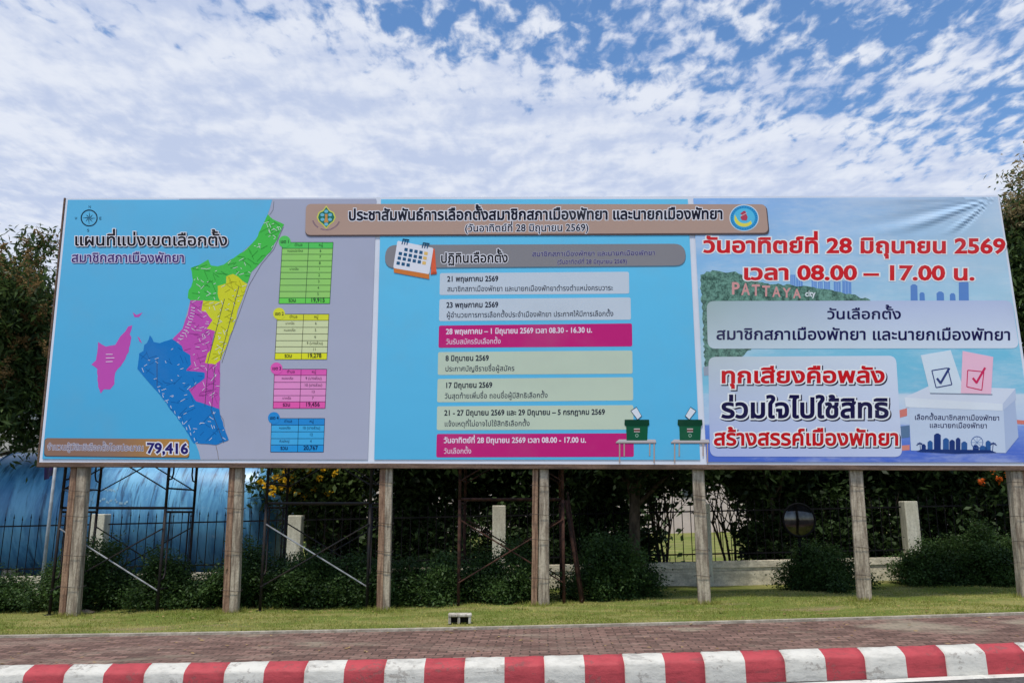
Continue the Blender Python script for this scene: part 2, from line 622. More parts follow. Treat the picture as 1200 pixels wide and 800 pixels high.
class Art:
    """flat printing on the board, drawn in survey coordinates and mapped onto the board plane"""
    STEP = .0014

    def __init__(self):
        self.v, self.f, self.c, self.mi = [], [], [], []

    def _put(self, pts, faces, cols, layer, mi=0):
        o = len(self.v)
        flat = isinstance(cols[0], (int, float))
        for i, p in enumerate(pts):
            self.v.append(tuple(B(p[0], p[1], .012 + layer * self.STEP + (wrinkle(p[0], p[1]) if layer > 0 else 0))))
            self.c.append((*(cols if flat else cols[i]), 1.0))
        for f in faces:
            self.f.append([i + o for i in f])
            self.mi.append(mi)

    def poly(self, pts, col, layer, mi=0):
        tri = tessellate_polygon([[Vector((p[0], p[1], 0)) for p in pts]])
        self._put(pts, [tuple(t) for t in tri], col, layer, mi)

    def grid(self, tl, tr, br, bl, col, layer, nx=8, ny=8, mi=0):
        """bilinear patch; col may be a function of (s, t) or of one colour"""
        pts, cols = [], []
        for j in range(ny + 1):
            for i in range(nx + 1):
                s, t = i / nx, j / ny
                x = (tl[0] * (1 - s) + tr[0] * s) * (1 - t) + (bl[0] * (1 - s) + br[0] * s) * t
                y = (tl[1] * (1 - s) + tr[1] * s) * (1 - t) + (bl[1] * (1 - s) + br[1] * s) * t
                pts.append((x, y))
                cols.append(col(s, t) if callable(col) else col)
        fs = [(j * (nx + 1) + i, j * (nx + 1) + i + 1, (j + 1) * (nx + 1) + i + 1, (j + 1) * (nx + 1) + i) for j in range(ny) for i in range(nx)]
        self._put(pts, fs, cols, layer, mi)

    def rrect(self, tl, tr, br, bl, rad, col, layer, mi=0):
        cs = [Vector(p) for p in (tl, tr, br, bl)]
        pts = []
        for k in range(4):
            p, a, b = cs[k], cs[k - 1], cs[(k + 1) % 4]
            ra = min(rad, (a - p).length * .5)
            rb = min(rad, (b - p).length * .5)
            u0, u1 = p + (a - p).normalized() * ra, p + (b - p).normalized() * rb
            for i in range(6):
                t = i / 5
                pts.append(u0 * (1 - t) ** 2 + p * 2 * t * (1 - t) + u1 * t * t)
        self.poly([(q.x, q.y) for q in pts], col, layer, mi)

    def ell(self, cx, cy, rx, ry, col, layer, n=28):
        self.poly([(cx + rx * math.cos(2 * math.pi * i / n), cy + ry * math.sin(2 * math.pi * i / n)) for i in range(n)], col, layer)

    def line(self, pts, wd, col, layer):
        for (x0, y0), (x1, y1) in zip(pts, pts[1:]):
            L = math.hypot(x1 - x0, y1 - y0) or 1e-6
            nx, ny = -(y1 - y0) / L * wd / 2, (x1 - x0) / L * wd / 2
            self._put([(x0 + nx, y0 + ny), (x1 + nx, y1 + ny), (x1 - nx, y1 - ny), (x0 - nx, y0 - ny)], [(0, 1, 2, 3)], col, layer)

    def text(self, s, x0, x1, y0, ch, col, layer, y1=None, bold=.0, halo=None, halo_w=.09, shadow=None, sh=(1.2, 1.4), arc=None):
        lay, width = GL.layout(s)
        y1 = y0 if y1 is None else y1
        sx, sy = (x1 - x0) / width, ch / GL.height()

        def emit(off, c, ly, dx=0, dy=0):
            for k, (g, gx, gy) in enumerate(lay):
                pv, pf = GL.mesh(g, off)
                if not pf:
                    continue
                pts = []
                for p in pv:
                    X = x0 + (gx + p[0]) * sx
                    Y = y0 + (y1 - y0) * (X - x0) / (x1 - x0)
                    pts.append((X + dx, Y - (gy + p[1]) * sy + dy))
                self._put(pts, pf, c, ly + (k % 3) * .12)
        if shadow:
            emit(bold + (halo_w if halo else 0), shadow, layer, *sh)
            layer += .6
        if halo:
            emit(bold + halo_w, halo, layer)
            layer += .6
        emit(bold, col, layer)

    def build(self, name, parent, mats=None):
        me = bpy.data.meshes.new(name)
        me.from_pydata(self.v, [], self.f)
        for mt in (mats or [M['vinyl']]):
            me.materials.append(mt)
        me.polygons.foreach_set('material_index', self.mi)
        ca = me.color_attributes.new('ink', 'FLOAT_COLOR', 'POINT')
        ca.data.foreach_set('color', [x for c in self.c for x in c])
        me.update()
        # make every face look towards the viewer's side of the board
        o = bpy.data.objects.new(name, me)
        C.objects.link(o)
        o.parent = parent
        return o


# ================================================================== SETTING
# ---- terrain: road, kerb, pavement, lawn, far ground
def qfit(xs, ys, deg=2):
    return np.poly1d(np.polyfit(xs, ys, deg))


kerb_back = qfit([0, 400, 800, 1200], [778.5, 773.5, 763, 752])
lawn_edge = qfit([0, 400, 800, 1200], [747.5, 741, 732, 720.5])


def curve_on_ground(poly, xs, dz=0.0):
    return [Gp(x, float(poly(x)), dz) for x in xs]


NS = list(range(-5, 32))
kb = curve_on_ground(poly=kerb_back, xs=[41.7 + 45.8 * n for n in NS], dz=.02)
# continue past the frame with the same step
stripe0 = NS[0]
for _ in range(26):
    kb.insert(0, kb[0] + (kb[0] - kb[1]).normalized() * (kb[4] - kb[3]).length)
    kb.append(kb[-1] + (kb[-1] - kb[-2]).normalized() * (kb[4] - kb[3]).length)
stripe0 -= 26
KW = .19


def paint_kerb(name, base, conc):
    m = bpy.data.materials.new(name)
    m.use_nodes = True
    t = NT(m.node_tree)
    bs = t.n('ShaderNodeBsdfPrincipled', i_Roughness=.65)
    bs.inputs['Specular IOR Level'].default_value = .3
    tc = t.n('ShaderNodeTexCoord').outputs['Object']
    a = t.noise(t.mapped(tc, (1.2, 2, 3)), 2.3, 8, .68)
    b = t.noise(tc, 22, 6, .7)
    c = t.noise(t.mapped(tc, (1, 1, 4)), 5.0, 6, .7)
    col = t.mix(t.smooth(c, .4, .75), base, tuple(x * .72 for x in base))
    sc_ = t.noise(t.mapped(tc, (.9, 1, 5), (0, 0, 0), (4, 1, 2)), 2.6, 7, .72)
    col = t.mix(t.math('MULTIPLY', t.smooth(sc_, .56, .68), .45), col, tuple(x * .35 + .02 for x in conc))
    chip = t.math('MULTIPLY', t.smooth(t.math('ADD', t.math('MULTIPLY', a, .6), t.math('MULTIPLY', b, .4)), .555, .595), .68)
    col = t.mix(chip, col, conc)
    t.put(bs.inputs['Base Color'], col)
    bn = t.n('ShaderNodeBump', i_Strength=.55, i_Distance=.02)
    t.put(bn.inputs['Height'], t.math('SUBTRACT', t.math('ADD', a, t.math('MULTIPLY', b, .5)), t.math('MULTIPLY', chip, .3)))
    t.put(bs.inputs['Normal'], bn.outputs[0])
    t.n('ShaderNodeOutputMaterial', i_Surface=bs.outputs[0])
    return m


M['kerb_white'] = paint_kerb('kerb_white_paint', (.58, .565, .51), (.27, .24, .21))
M['kerb_red'] = paint_kerb('kerb_red_paint', (.42, .055, .066), (.22, .085, .08))

prof = [(-.0, -.05), (0.0, .010), (.018, .022), (.09, .004), (KW - .03, -.030), (KW - .008, -.045), (KW + .004, -.068), (KW + .010, -.16), (KW + .016, -.32)]
mb = MB()
SUB = 5
hn = [random.uniform(-1, 1) for _ in range(4000)]


def kerb_section(p, nrm, amp=1.0):
    q = []
    for i, (o, z) in enumerate(prof):
        j = random.uniform(-.004, .004) * amp
        q.append(Vector((p.x, p.y, gz(p.x) + z + j)) + nrm * (o + random.uniform(-.003, .003) * amp))
    return q


sections = []
for i in range(len(kb) - 1):
    a, b = kb[i], kb[i + 1]
    for k in range(SUB):
        p = a.lerp(b, k / SUB)
        tan = (kb[min(i + 2, len(kb) - 1)] - kb[max(i - 1, 0)]).normalized()
        nrm = Vector((tan.y, -tan.x, 0)).normalized()
        if k == 0 and i % 2 == 0:                       # open joint between two kerb stones
            dv = (b - a).normalized()
            sections.append((kerb_section(p - dv * .007, nrm), i - 1))
            sections.append(([q_ - nrm * .016 - Vector((0, 0, .014)) for q_ in kerb_section(p, nrm)], i))
            sections.append((kerb_section(p + dv * .007, nrm), i))
            continue
        sections.append((kerb_section(p, nrm), i))
vs, fs, ms = [], [], []
npf = len(prof)
for si, (q, i) in enumerate(sections):
    vs += q
for si in range(len(sections) - 1):
    i = sections[si][1]
    red = ((i + stripe0) % 2 == 0)
    for k in range(npf - 1):
        mb.f.append([si * npf + k, si * npf + k + 1, (si + 1) * npf + k + 1, (si + 1) * npf + k])
        mb.m.append(1 if red else 0)
mb.v = [tuple(p) for p in vs]
kerb = mb.build('kerb', [M['kerb_white'], M['kerb_red']], smooth=True)
tag(kerb, 'red and white striped painted kerb along the road', 'kerb', kind='structure')

# pavement of red brown pavers
m = bpy.data.materials.new('brick_pavers')
m.use_nodes = True
t = NT(m.node_tree)
tc = t.n('ShaderNodeTexCoord').outputs['Object']
warp = t.n('ShaderNodeVectorMath', operation='ADD')
t.put(warp.inputs[0], t.mapped(tc, (1, 1, 1), (0, 0, math.radians(2))))
wn = t.n('ShaderNodeTexNoise', i_Scale=1.3, i_Detail=2.0)
t.put(wn.inputs['Vector'], tc)
wsc = t.n('ShaderNodeVectorMath', operation='SCALE')
t.put(wsc.inputs[0], wn.outputs['Color'])
wsc.inputs['Scale'].default_value = .05
t.put(warp.inputs[1], wsc.outputs[0])
br = t.n('ShaderNodeTexBrick', offset=.5, i_Scale=1.0)
t.put(br.inputs['Vector'], warp.outputs[0])
br.inputs['Color1'].default_value = (.120, .070, .056, 1)
br.inputs['Color2'].default_value = (.265, .160, .128, 1)
br.inputs['Mortar'].default_value = (.075, .052, .042, 1)
br.inputs['Mortar Size'].default_value = .009
br.inputs['Mortar Smooth'].default_value = .3
br.inputs['Brick Width'].default_value = .215
br.inputs['Row Height'].default_value = .11
n1 = t.noise(t.mapped(tc, (.5, 1.2, 1)), 1.3, 6, .65)
n2 = t.noise(tc, 18, 5, .7)
col = t.mix(t.math('MULTIPLY', t.smooth(n1, .48, .72), .55), br.outputs[0], (.30, .23, .18))
col = t.mix(t.math('MULTIPLY', t.smooth(n2, .42, .70), .7), col, (.07, .045, .036))
n3 = t.noise(t.mapped(tc, (.6, .9, 1), (0, 0, 0), (5, 2, 0)), .8, 4, .6)
col = t.mix(t.math('MULTIPLY', t.smooth(n3, .54, .68), .6), col, (.33, .30, .22))
bs = t.n('ShaderNodeBsdfPrincipled', i_Roughness=.85)
bs.inputs['Specular IOR Level'].default_value = .2
t.put(bs.inputs['Base Color'], col)
bn = t.n('ShaderNodeBump', i_Strength=.9, i_Distance=.02)
t.put(bn.inputs['Height'], t.math('SUBTRACT', t.math('MULTIPLY', n2, .35), t.math('ADD', br.outputs['Fac'], 0.0)))
t.put(bs.inputs['Normal'], bn.outputs[0])
t.n('ShaderNodeOutputMaterial', i_Surface=bs.outputs[0])
M['pavers'] = m

XS = list(range(-500, 1750, 50))
le = curve_on_ground(lawn_edge, XS)
for _ in range(20):
    le.insert(0, le[0] + (le[0] - le[1]).normalized() * .8)
    le.append(le[-1] + (le[-1] - le[-2]).normalized() * .8)


def interp_y(curve, x):
    xs_ = [p.x for p in curve]
    ys_ = [p.y for p in curve]
    return float(np.interp(x, xs_, ys_))


mb = MB()
gx = np.arange(-24, 24.01, .2)
NR = 12
for i, x in enumerate(gx):
    y0, y1 = interp_y(kb, x) - .01, interp_y(le, x)
    for k in range(NR + 1):
        y = y0 + (y1 - y0) * k / NR
        z = gz(x) + .004 + (.006 * math.sin(x * 2.1 + k) + .006 * math.sin(x * .9 + k * .7) if 0 < k < NR else 0)
        mb.v.append((x, y, z))
for i in range(len(gx) - 1):
    for k in range(NR):
        a = i * (NR + 1) + k
        mb.f.append([a, a + NR + 1, a + NR + 2, a + 1])
        mb.m.append(0)
pave = mb.build('pavement', M['pavers'], smooth=True)
tag(pave, 'red brown brick paver footpath behind the striped kerb', 'pavement', kind='structure')

# concrete edging between pavers and lawn
mb = MB()
for i in range(len(gx) - 1):
    for (x, nx_) in ((gx[i], gx[i + 1]),):
        ya, yb = interp_y(le, x), interp_y(le, nx_)
        z = random.uniform(-.004, .004)
        za, zb = gz(x) + .035, gz(nx_) + .035
        vsx = [(x, ya - .005, za - .1), (nx_, yb - .005, zb - .1), (nx_, yb, zb), (x, ya, za), (x, ya + .085, za + .002), (nx_, yb + .085, zb + .002), (nx_, yb + .09, zb - .1), (x, ya + .09, za - .1)]
        mb.add(vsx, [(0, 1, 2, 3), (3, 2, 5, 4), (4, 5, 6, 7)])
edg = mb.build('edging', concrete_mat('edging_concrete', (.42, .38, .31), (.26, .23, .18), (2, 2, 2)))
tag(edg, 'thin worn concrete edging between pavers and lawn', 'edging', kind='structure')

# lawn
m = bpy.data.materials.new('lawn_soil_grass')
m.use_nodes = True
t = NT(m.node_tree)
tc = t.n('ShaderNodeTexCoord').outputs['Object']
a = t.noise(t.mapped(tc, (.55, 1.6, 1)), 1.1, 6, .62)
b = t.noise(tc, 34, 4, .7)
c = t.noise(t.mapped(tc, (.5, 1.4, 1), (0, 0, 0), (9, 3, 0)), .9, 5, .6)
col = t.mix(t.smooth(a, .40, .66), (.13, .17, .034), (.27, .25, .09))
col = t.mix(t.math('MULTIPLY', t.smooth(c, .56, .70), .75), col, (.25, .185, .11))
col = t.mix(t.math('MULTIPLY', t.smooth(b, .48, .70), .5), col, (.05, .06, .018))
bs = t.n('ShaderNodeBsdfPrincipled', i_Roughness=.95)
bs.inputs['Specular IOR Level'].default_value = .1
t.put(bs.inputs['Base Color'], col)
bn = t.n('ShaderNodeBump', i_Strength=.8, i_Distance=.03)
t.put(bn.inputs['Height'], b)
t.put(bs.inputs['Normal'], bn.outputs[0])
t.n('ShaderNodeOutputMaterial', i_Surface=bs.outputs[0])
M['lawn'] = m


def lawn_h(x, y):
    return gz(x) + .018 * math.sin(x * 1.3 + y) + .014 * math.sin(x * .6 - y * 1.7) + .01 * math.sin(x * 3.7 + y * 2.9)


mb = MB()
gx2 = np.arange(-40, 40.01, .4)
tv = [0, .05, .15, .3, .5, .75, 1, 1.3, 1.6, 2, 2.5, 3, 3.6, 4.3, 5, 6, 8, 11, 15, 22, 32, 48, 70, 100]
for x in gx2:
    y0 = interp_y(le, x) + .085
    for q in tv:
        y = y0 + q
        z = lawn_h(x, y) if q > .1 else gz(x) + .03 * (1 - q * 5)
        if q == 0:
            z = gz(x) + .028
        mb.v.append((x, y, z))
for i in range(len(gx2) - 1):
    for k in range(len(tv) - 1):
        a = i * len(tv) + k
        mb.f.append([a, a + len(tv), a + len(tv) + 1, a + 1])
        mb.m.append(0)
lawn = mb.build('lawn', M['lawn'], smooth=True)
tag(lawn, 'uneven green lawn strip with dry brown patches under the billboard', 'lawn', kind='structure')

# grass blades on the strip near the road
N = 95000
xs = rng.uniform(-11.5, 12.5, N)
q = rng.uniform(0, 1, N) ** 1.15 * 4.2 + .06
lex = np.array([p.x for p in le])
ley = np.array([p.y for p in le])
ys = np.interp(xs, lex, ley) + .085 + q
patch = np.sin(xs * 1.7 + ys * 2.1) + np.sin(xs * .63 - ys * 1.9) + .8 * np.sin(xs * 4.1 + 1.2 * ys)
keep = rng.uniform(-2.2, 2.2, N) < patch + .9
xs, ys, patch = xs[keep], ys[keep], patch[keep]
N = len(xs)
zs = np.array([lawn_h(x, y) for x, y in zip(xs, ys)])
ang = rng.uniform(0, 2 * np.pi, N)
hh = rng.uniform(.012, .036, N)
wd = rng.uniform(.004, .009, N)
ln = rng.uniform(.0, .04, N)
an2 = rng.uniform(0, 2 * np.pi, N)
vv = np.empty((N, 3, 3))
vv[:, 0] = np.stack([xs - np.cos(ang) * wd, ys - np.sin(ang) * wd, zs - .004], 1)
vv[:, 1] = np.stack([xs + np.cos(ang) * wd, ys + np.sin(ang) * wd, zs - .004], 1)
vv[:, 2] = np.stack([xs + np.cos(an2) * ln, ys + np.sin(an2) * ln, zs + hh], 1)


def fast_mesh(name, verts, faces, mat, tint=None, nper=None):
    """verts (n,3), faces (m,k)"""
    me = bpy.data.meshes.new(name)
    me.vertices.add(len(verts))
    me.vertices.foreach_set('co', np.asarray(verts, dtype=np.float32).ravel())
    k = faces.shape[1]
    me.loops.add(faces.size)
    me.loops.foreach_set('vertex_index', faces.astype(np.int32).ravel())
    me.polygons.add(len(faces))
    me.polygons.foreach_set('loop_start', np.arange(0, faces.size, k, dtype=np.int32))
    me.materials.append(mat)
    if tint is not None:
        a_ = me.attributes.new('tint', 'FLOAT', 'POINT')
        a_.data.foreach_set('value', np.asarray(tint, dtype=np.float32))
    me.update(calc_edges=True)
    me.validate()
    return me


M['grass'] = leaf_mat('grass_blade', (.135, .195, .022), (.43, .38, .12), None, .3, .7)
tint = np.clip(.50 - .26 * patch + rng.uniform(-.35, .35, N), 0, 1)
gme = fast_mesh('grass', vv.reshape(-1, 3), np.arange(N * 3).reshape(-1, 3), M['grass'], np.repeat(tint, 3))
go = bpy.data.objects.new('grass', gme)
C.objects.link(go)
tag(go, 'short patchy grass blades growing on the lawn strip', 'grass', kind='stuff')

# taller tufts round the post feet, along the edging and in front of the bushes
tc_ = []
for _ in range(150):
    x_ = rng.uniform(-11.5, 12.5)
    tc_.append((x_, interp_y(le, x_) + .085 + abs(rng.normal(0, .05)), .045, 22))
for _ in range(170):
    x_ = rng.uniform(-11.5, 12.5)
    tc_.append((x_, BOARD_Y - BOARD_A * x_ + rng.uniform(-1.3, 1.2), .055, 26))
for xb_, yb_ in ((85.8, 724), (76, 725), (274.4, 720), (265, 720), (452.4, 721), (445, 721), (637, 717), (627, 717), (828, 713), (821, 713), (1016, 708), (1008, 708), (1203, 703)):
    p_ = B(xb_, yb_, -.1)
    for k in range(7):
        tc_.append((p_.x + rng.normal(0, .13), p_.y + rng.uniform(-.2, .1), .075, 26))
tv_, tt_ = [], []
for x_, y_, h_, n_ in tc_:
    for k in range(n_):
        px_, py_ = x_ + rng.normal(0, .05), y_ + abs(rng.normal(0, .04))
        z_ = lawn_h(px_, py_) - .004
        a_ = rng.uniform(0, 6.28)
        hh_ = h_ * rng.uniform(.5, 1.4)
        dx_, dy_ = rng.normal(0, .45, 2) * hh_
        tv_ += [(px_ - math.cos(a_) * .005, py_ - math.sin(a_) * .005, z_), (px_ + math.cos(a_) * .005, py_ + math.sin(a_) * .005, z_), (px_ + dx_, py_ + dy_, z_ + hh_)]
        tt_ += [rng.uniform(0, .75)] * 3
tv_ = np.array(tv_)
tm_ = fast_mesh('grass_tufts', tv_, np.arange(len(tv_)).reshape(-1, 3), M['grass'], tt_)
o = bpy.data.objects.new('grass_tufts', tm_)
C.objects.link(o)
tag(o, 'longer grass tufts round the post feet and along the edging', 'grass', kind='stuff')

# fallen leaves
lv_ = []
for _ in range(620):
    x_ = rng.uniform(-11, 12)
    on_pave = rng.uniform() < .45
    y_ = rng.uniform(interp_y(kb, x_) + .05, interp_y(le, x_)) if on_pave else interp_y(le, x_) + rng.uniform(.1, 3.4)
    z_ = (gz(x_) + .016) if on_pave else lawn_h(x_, y_) + .022
    a_ = rng.uniform(0, 6.28)
    l_ = rng.uniform(.018, .045)
    c_, s_ = math.cos(a_), math.sin(a_)
    for q0, q1 in ((-1, 0), (0, .45), (1, 0), (0, -.45)):
        lv_.append((x_ + (q0 * c_ - q1 * s_) * l_, y_ + (q0 * s_ + q1 * c_) * l_, z_ + rng.uniform(0, .012)))
lm_ = fast_mesh('leaf_litter', np.array(lv_), np.arange(len(lv_)).reshape(-1, 4), leaf_mat('dry_leaf', (.16, .09, .04), (.38, .27, .12), None, .1, .9), np.repeat(rng.uniform(0, 1, 620), 4))
o = bpy.data.objects.new('leaf_litter', lm_)
C.objects.link(o)
tag(o, 'small dry fallen leaves scattered over lawn and pavers', 'leaf litter', kind='stuff')

# road and its edge line
M['asphalt'] = pmat('asphalt', (.105, .10, .098), .9, .2, 0, (.055, .053, .052), (.6, .01, 90), 14)
mb = MB()
ROADZ = -.272
xr = np.arange(-60, 60.01, 2.0)
for x in xr:
    yb = interp_y(kb, x) - KW + .02
    for y in (yb, yb - 3, yb - 8, -40):
        mb.v.append((x, y, gz(x) + ROADZ))
for i in range(len(xr) - 1):
    for k in range(3):
        a = i * 4 + k
        mb.f.append([a, a + 1, a + 5, a + 4])
        mb.m.append(0)
tag(mb.build('road', M['asphalt']), 'grey asphalt road in front of the kerb', 'road', kind='structure')
mb = MB()
la, lb = Gp(925, 800.5, ROADZ), Gp(1200, 788.5, ROADZ)
lc = Gp(1200, 792.0, ROADZ)
wl = (lb - lc).length
dr = (lb - la).normalized()
nr = Vector((dr.y, -dr.x, 0))
pp = [la - dr * 12, la, lb, lb + dr * 14]
for p, p_ in zip(pp, pp[1:]):
    q4 = [p, p_, p_ + nr * wl, p + nr * wl]
    mb.add([(x.x, x.y, gz(x.x) + ROADZ + .004) for x in q4], [(3, 2, 1, 0)])
tag(mb.build('road_line', paint_kerb('road_line_paint', (.66, .65, .60), (.12, .115, .11))), 'white painted edge line on the asphalt', 'road marking', kind='structure')

# far ground
mb = MB()
R = 3000
mb.add([(-R, -R, -1.1), (R, -R, -1.1), (R, R, -1.1), (-R, R, -1.1)], [(0, 1, 2, 3)])
tag(mb.build('ground', pmat('far_ground', (.12, .13, .05), .95, .1, 0, (.09, .085, .05), None, .05)), 'flat land reaching to the horizon', 'ground', kind='structure')

# ================================================================== BILLBOARD
bb = empty('billboard', Vector((0, BOARD_Y, gz(0))), 'long election information billboard with blue, grey and seaside panels standing on the lawn', 'billboard')
bbi = Matrix.Translation(-Vector(bb.location))


def child(o, parent=None):
    """parent while keeping the world placement"""
    o.parent = parent or bb
    if (parent or bb) is bb:
        o.matrix_parent_inverse = bbi
    return o


TL, TR, BR, BL = (78, 233), (1170, 230), (1218, 545), (47, 540)
a = Art()
# white vinyl of the sheet
a.grid((77.4, 232.3), (1170.8, 229.2), (1219, 546.2), (46, 541.4), ink(214, 219, 230), -7, 2, 2)
banner = a.build('banner', None)
banner.matrix_world = Matrix.Identity(4)
child(banner)


def kid(o):
    o.parent = banner
    return o


# -- map panel: sea, land
a = Art()
SEA_T, SEA_B = ink(98, 182, 222), ink(74, 168, 212)
GREY = ink(166, 170, 190)
a.grid((210, 233.2), (441, 233.0), (431, 538.2), (190, 538.0), GREY, 1, 12, 10)
sea = [(79.5, 234.2), (319, 234), (316, 245), (313, 253), (300, 281), (272, 306), (244, 320), (226, 330), (223, 352), (214, 385), (201, 399), (176, 409), (164, 431), (186, 458), (213, 494), (229, 519), (233, 529), (235, 538), (49.5, 537.6)]
tri = tessellate_polygon([[Vector((p[0], p[1], 0)) for p in sea]])
a._put(sea, [tuple(q) for q in tri], [tuple(SEA_T[k] + (SEA_B[k] - SEA_T[k]) * (p[1] - 233) / 307 for k in range(3)) for p in sea], 2)
kid(a.build('map_panel', None))

a = Art()
DG, DY, DP, DB = ink(72, 188, 76), ink(206, 208, 44), ink(190, 80, 172), ink(26, 118, 190)
green = [(314, 251), (320, 257), (333, 263), (329, 271), (324, 282), (317, 295), (307, 306), (295, 318), (290, 332), (284, 329), (279, 324), (273, 321), (265, 324), (265, 332), (255, 335), (255, 344), (258, 353), (225, 353), (220, 349), (221, 340), (224, 336), (226, 329), (223.5, 314), (232, 311), (244, 304), (247, 311), (255, 312), (262, 310), (277, 300), (289, 292), (300, 280), (307, 265)]
yellow = [(273, 321), (279, 324), (284, 329), (290, 333), (285, 347), (279, 362), (277, 373), (268, 398), (259, 421), (252, 427), (240, 425), (243, 414), (248, 409), (252, 388), (242, 385), (249, 375), (241, 368), (236, 364), (238, 352), (258, 353), (255, 344), (255, 335), (265, 332), (265, 324)]
pink = [(223, 352), (238, 352), (236, 364), (242, 366), (249, 375), (242, 385), (252, 388), (249, 398), (248, 409), (243, 414), (240, 425), (252, 427), (258, 422), (257, 479), (245, 475), (230, 470), (221, 456), (234, 448), (240, 443), (240, 436.6), (218, 434), (224, 427), (223, 416), (215, 411), (213, 405), (201.5, 398), (214, 385), (220, 369)]
blue = [(175.6, 392.6), (180, 400.5), (187, 402), (201.5, 397), (213, 405), (215, 411), (223, 416), (224, 427), (218, 434), (240, 436.6), (240, 443), (234, 448), (221, 456), (230, 470), (245, 475), (257, 479), (258, 486), (268, 515), (253, 521), (227, 519), (212, 495), (184.6, 459), (161, 432), (163, 414), (168, 411), (169, 404), (172, 402)]
isle = [(155, 381), (152, 391.5), (154, 395), (151, 412), (144, 425), (135, 436.6), (134, 450), (129, 456), (121.5, 456), (118, 461), (115, 453), (114, 432), (107, 427), (112.5, 422), (115, 400.5), (124, 406), (135, 404), (141, 394), (147, 388), (150, 382.5)]


def jag(pts, amp=.5, step=4.0):
    rr = random.Random(len(pts))
    res = []
    for p, p_ in zip(pts, pts[1:] + pts[:1]):
        n = max(1, int(math.hypot(p_[0] - p[0], p_[1] - p[1]) / step))
        for k in range(n):
            f = k / n
            j = amp if k else 0
            res.append((p[0] + (p_[0] - p[0]) * f + rr.uniform(-j, j), p[1] + (p_[1] - p[1]) * f + rr.uniform(-j, j)))
    return res


a.poly(jag(green), DG, 3.0)
a.poly(jag(yellow), DY, 3.4)
a.poly(jag(pink), DP, 3.8)
a.poly(jag(blue), DB, 4.2)
a.poly(jag(isle, .7), DP, 3.0)
a.poly([(155.5, 365.8), (160, 369), (167, 366), (163, 371.5), (157.5, 371.5)], DP, 3.0)
a.poly([(161, 394), (163.5, 396), (166.5, 402), (163.5, 400)], DP, 3.0)


def inside(p, poly):
    r = False
    for (x0, y0), (x1, y1) in zip(poly, poly[1:] + poly[:1]):
        if (y0 > p[1]) != (y1 > p[1]) and p[0] < (x1 - x0) * (p[1] - y0) / (y1 - y0) + x0:
            r = not r
    return r


rr = random.Random(3)
for poly_, dark, n in ((green, ink(46, 140, 52), 90), (yellow, ink(168, 166, 40), 70), (pink, ink(146, 52, 132), 90), (blue, ink(16, 86, 150), 84)):
    bx = [min(p[0] for p in poly_), max(p[0] for p in poly_)]
    by = [min(p[1] for p in poly_), max(p[1] for p in poly_)]
    k = 0
    tries = 0
    while k < n and tries < 3000:
        tries += 1
        x, y = rr.uniform(*bx), rr.uniform(*by)
        th = rr.choice([-.3, -.5, 1.2, .6, -.8, .1])
        L = rr.uniform(2.0, 6.5)
        p2_ = (x + math.cos(th) * L, y + math.sin(th) * L)
        if inside((x, y), poly_) and inside(p2_, poly_):
            if k % 2:
                a.line([(x, y), p2_], .5, ink(222, 222, 228), 5.4 + .05 * (k % 5))
            else:
                q2 = (x + math.cos(th) * L * 2.2, y + math.sin(th) * L * 2.2)
                a.line([(x, y), q2 if inside(q2, poly_) else p2_], .42, dark, 5.0 + .05 * (k % 5))
            k += 1
for x0, y0, x1, y1 in ((263, 350, 243, 425), (280, 335, 258, 420), (244, 426, 240, 476), (252, 427, 248, 478), (247, 479, 262, 518), (184, 420, 184, 452)):
    a.line([(x0, y0), (x1, y1)], .55, ink(70, 70, 90), 5.8)
for k in range(12):
    y = 360 + k * 3.3
    x = 223 - (k / 12) ** 1.8 * 18
    a.line([(x + 1, y), (x + 5.5, y + 1.2)], .7, ink(216, 216, 226), 5.9)
for k in range(10):
    x, y = 186 + k * 4.6, 456 + k * 6.3
    a.line([(x, y), (x + 1.0, y + 3.4)], .8, ink(190, 205, 226), 5.9)
for k in range(3):
    a.line([(124, 415 + k * 4.4), (132 + (k % 2) * 2, 415 + k * 4.2)], .9, ink(232, 200, 226), 5.4)
a.line([(321, 236), (320, 246), (316, 252)], .7, ink(120, 122, 132), 2.4)
a.line([(332, 266), (321, 292), (306, 310), (292, 334), (281, 365), (268, 400), (260, 425)], .7, ink(112, 112, 124), 2.4)
a.line([(258, 486), (262, 492), (263, 500)], .5, ink(112, 112, 124), 2.4)
a.line([(253, 522), (255, 530), (256, 538)], .6, ink(120, 110, 104), 2.4)
kid(a.build('district_map', None))

# compass rose
a = Art()
cx, cy = 104.5, 255.5
DK = ink(24, 48, 66)
for i in range(32):
    a0, a1 = 2 * math.pi * i / 32, 2 * math.pi * (i + 1) / 32
    a._put([(cx + math.cos(q) * r, cy + math.sin(q) * r) for q, r in ((a0, 8.6), (a1, 8.6), (a1, 10.0), (a0, 10.0))], [(0, 1, 2, 3)], DK, 3)
for i in range(8):
    th = math.pi / 4 * i
    L = 8.2 if i % 2 == 0 else 6.0
    a.poly([(cx, cy), (cx + math.cos(th + .38) * 2.6, cy + math.sin(th + .38) * 2.6), (cx + math.cos(th) * L, cy + math.sin(th) * L)], DK, 3.5)
kid(a.build('compass_rose', None))
a = Art()
for s_, x, y in (('N', 105, 244), ('S', 103.2, 271.5), ('W', 89, 257.5), ('E', 117.5, 257.5)):
    a.text(s_, x - 1.4, x + 1.6, y, 2.6, DK, 3.5)
kid(a.build('compass_lettering', None))

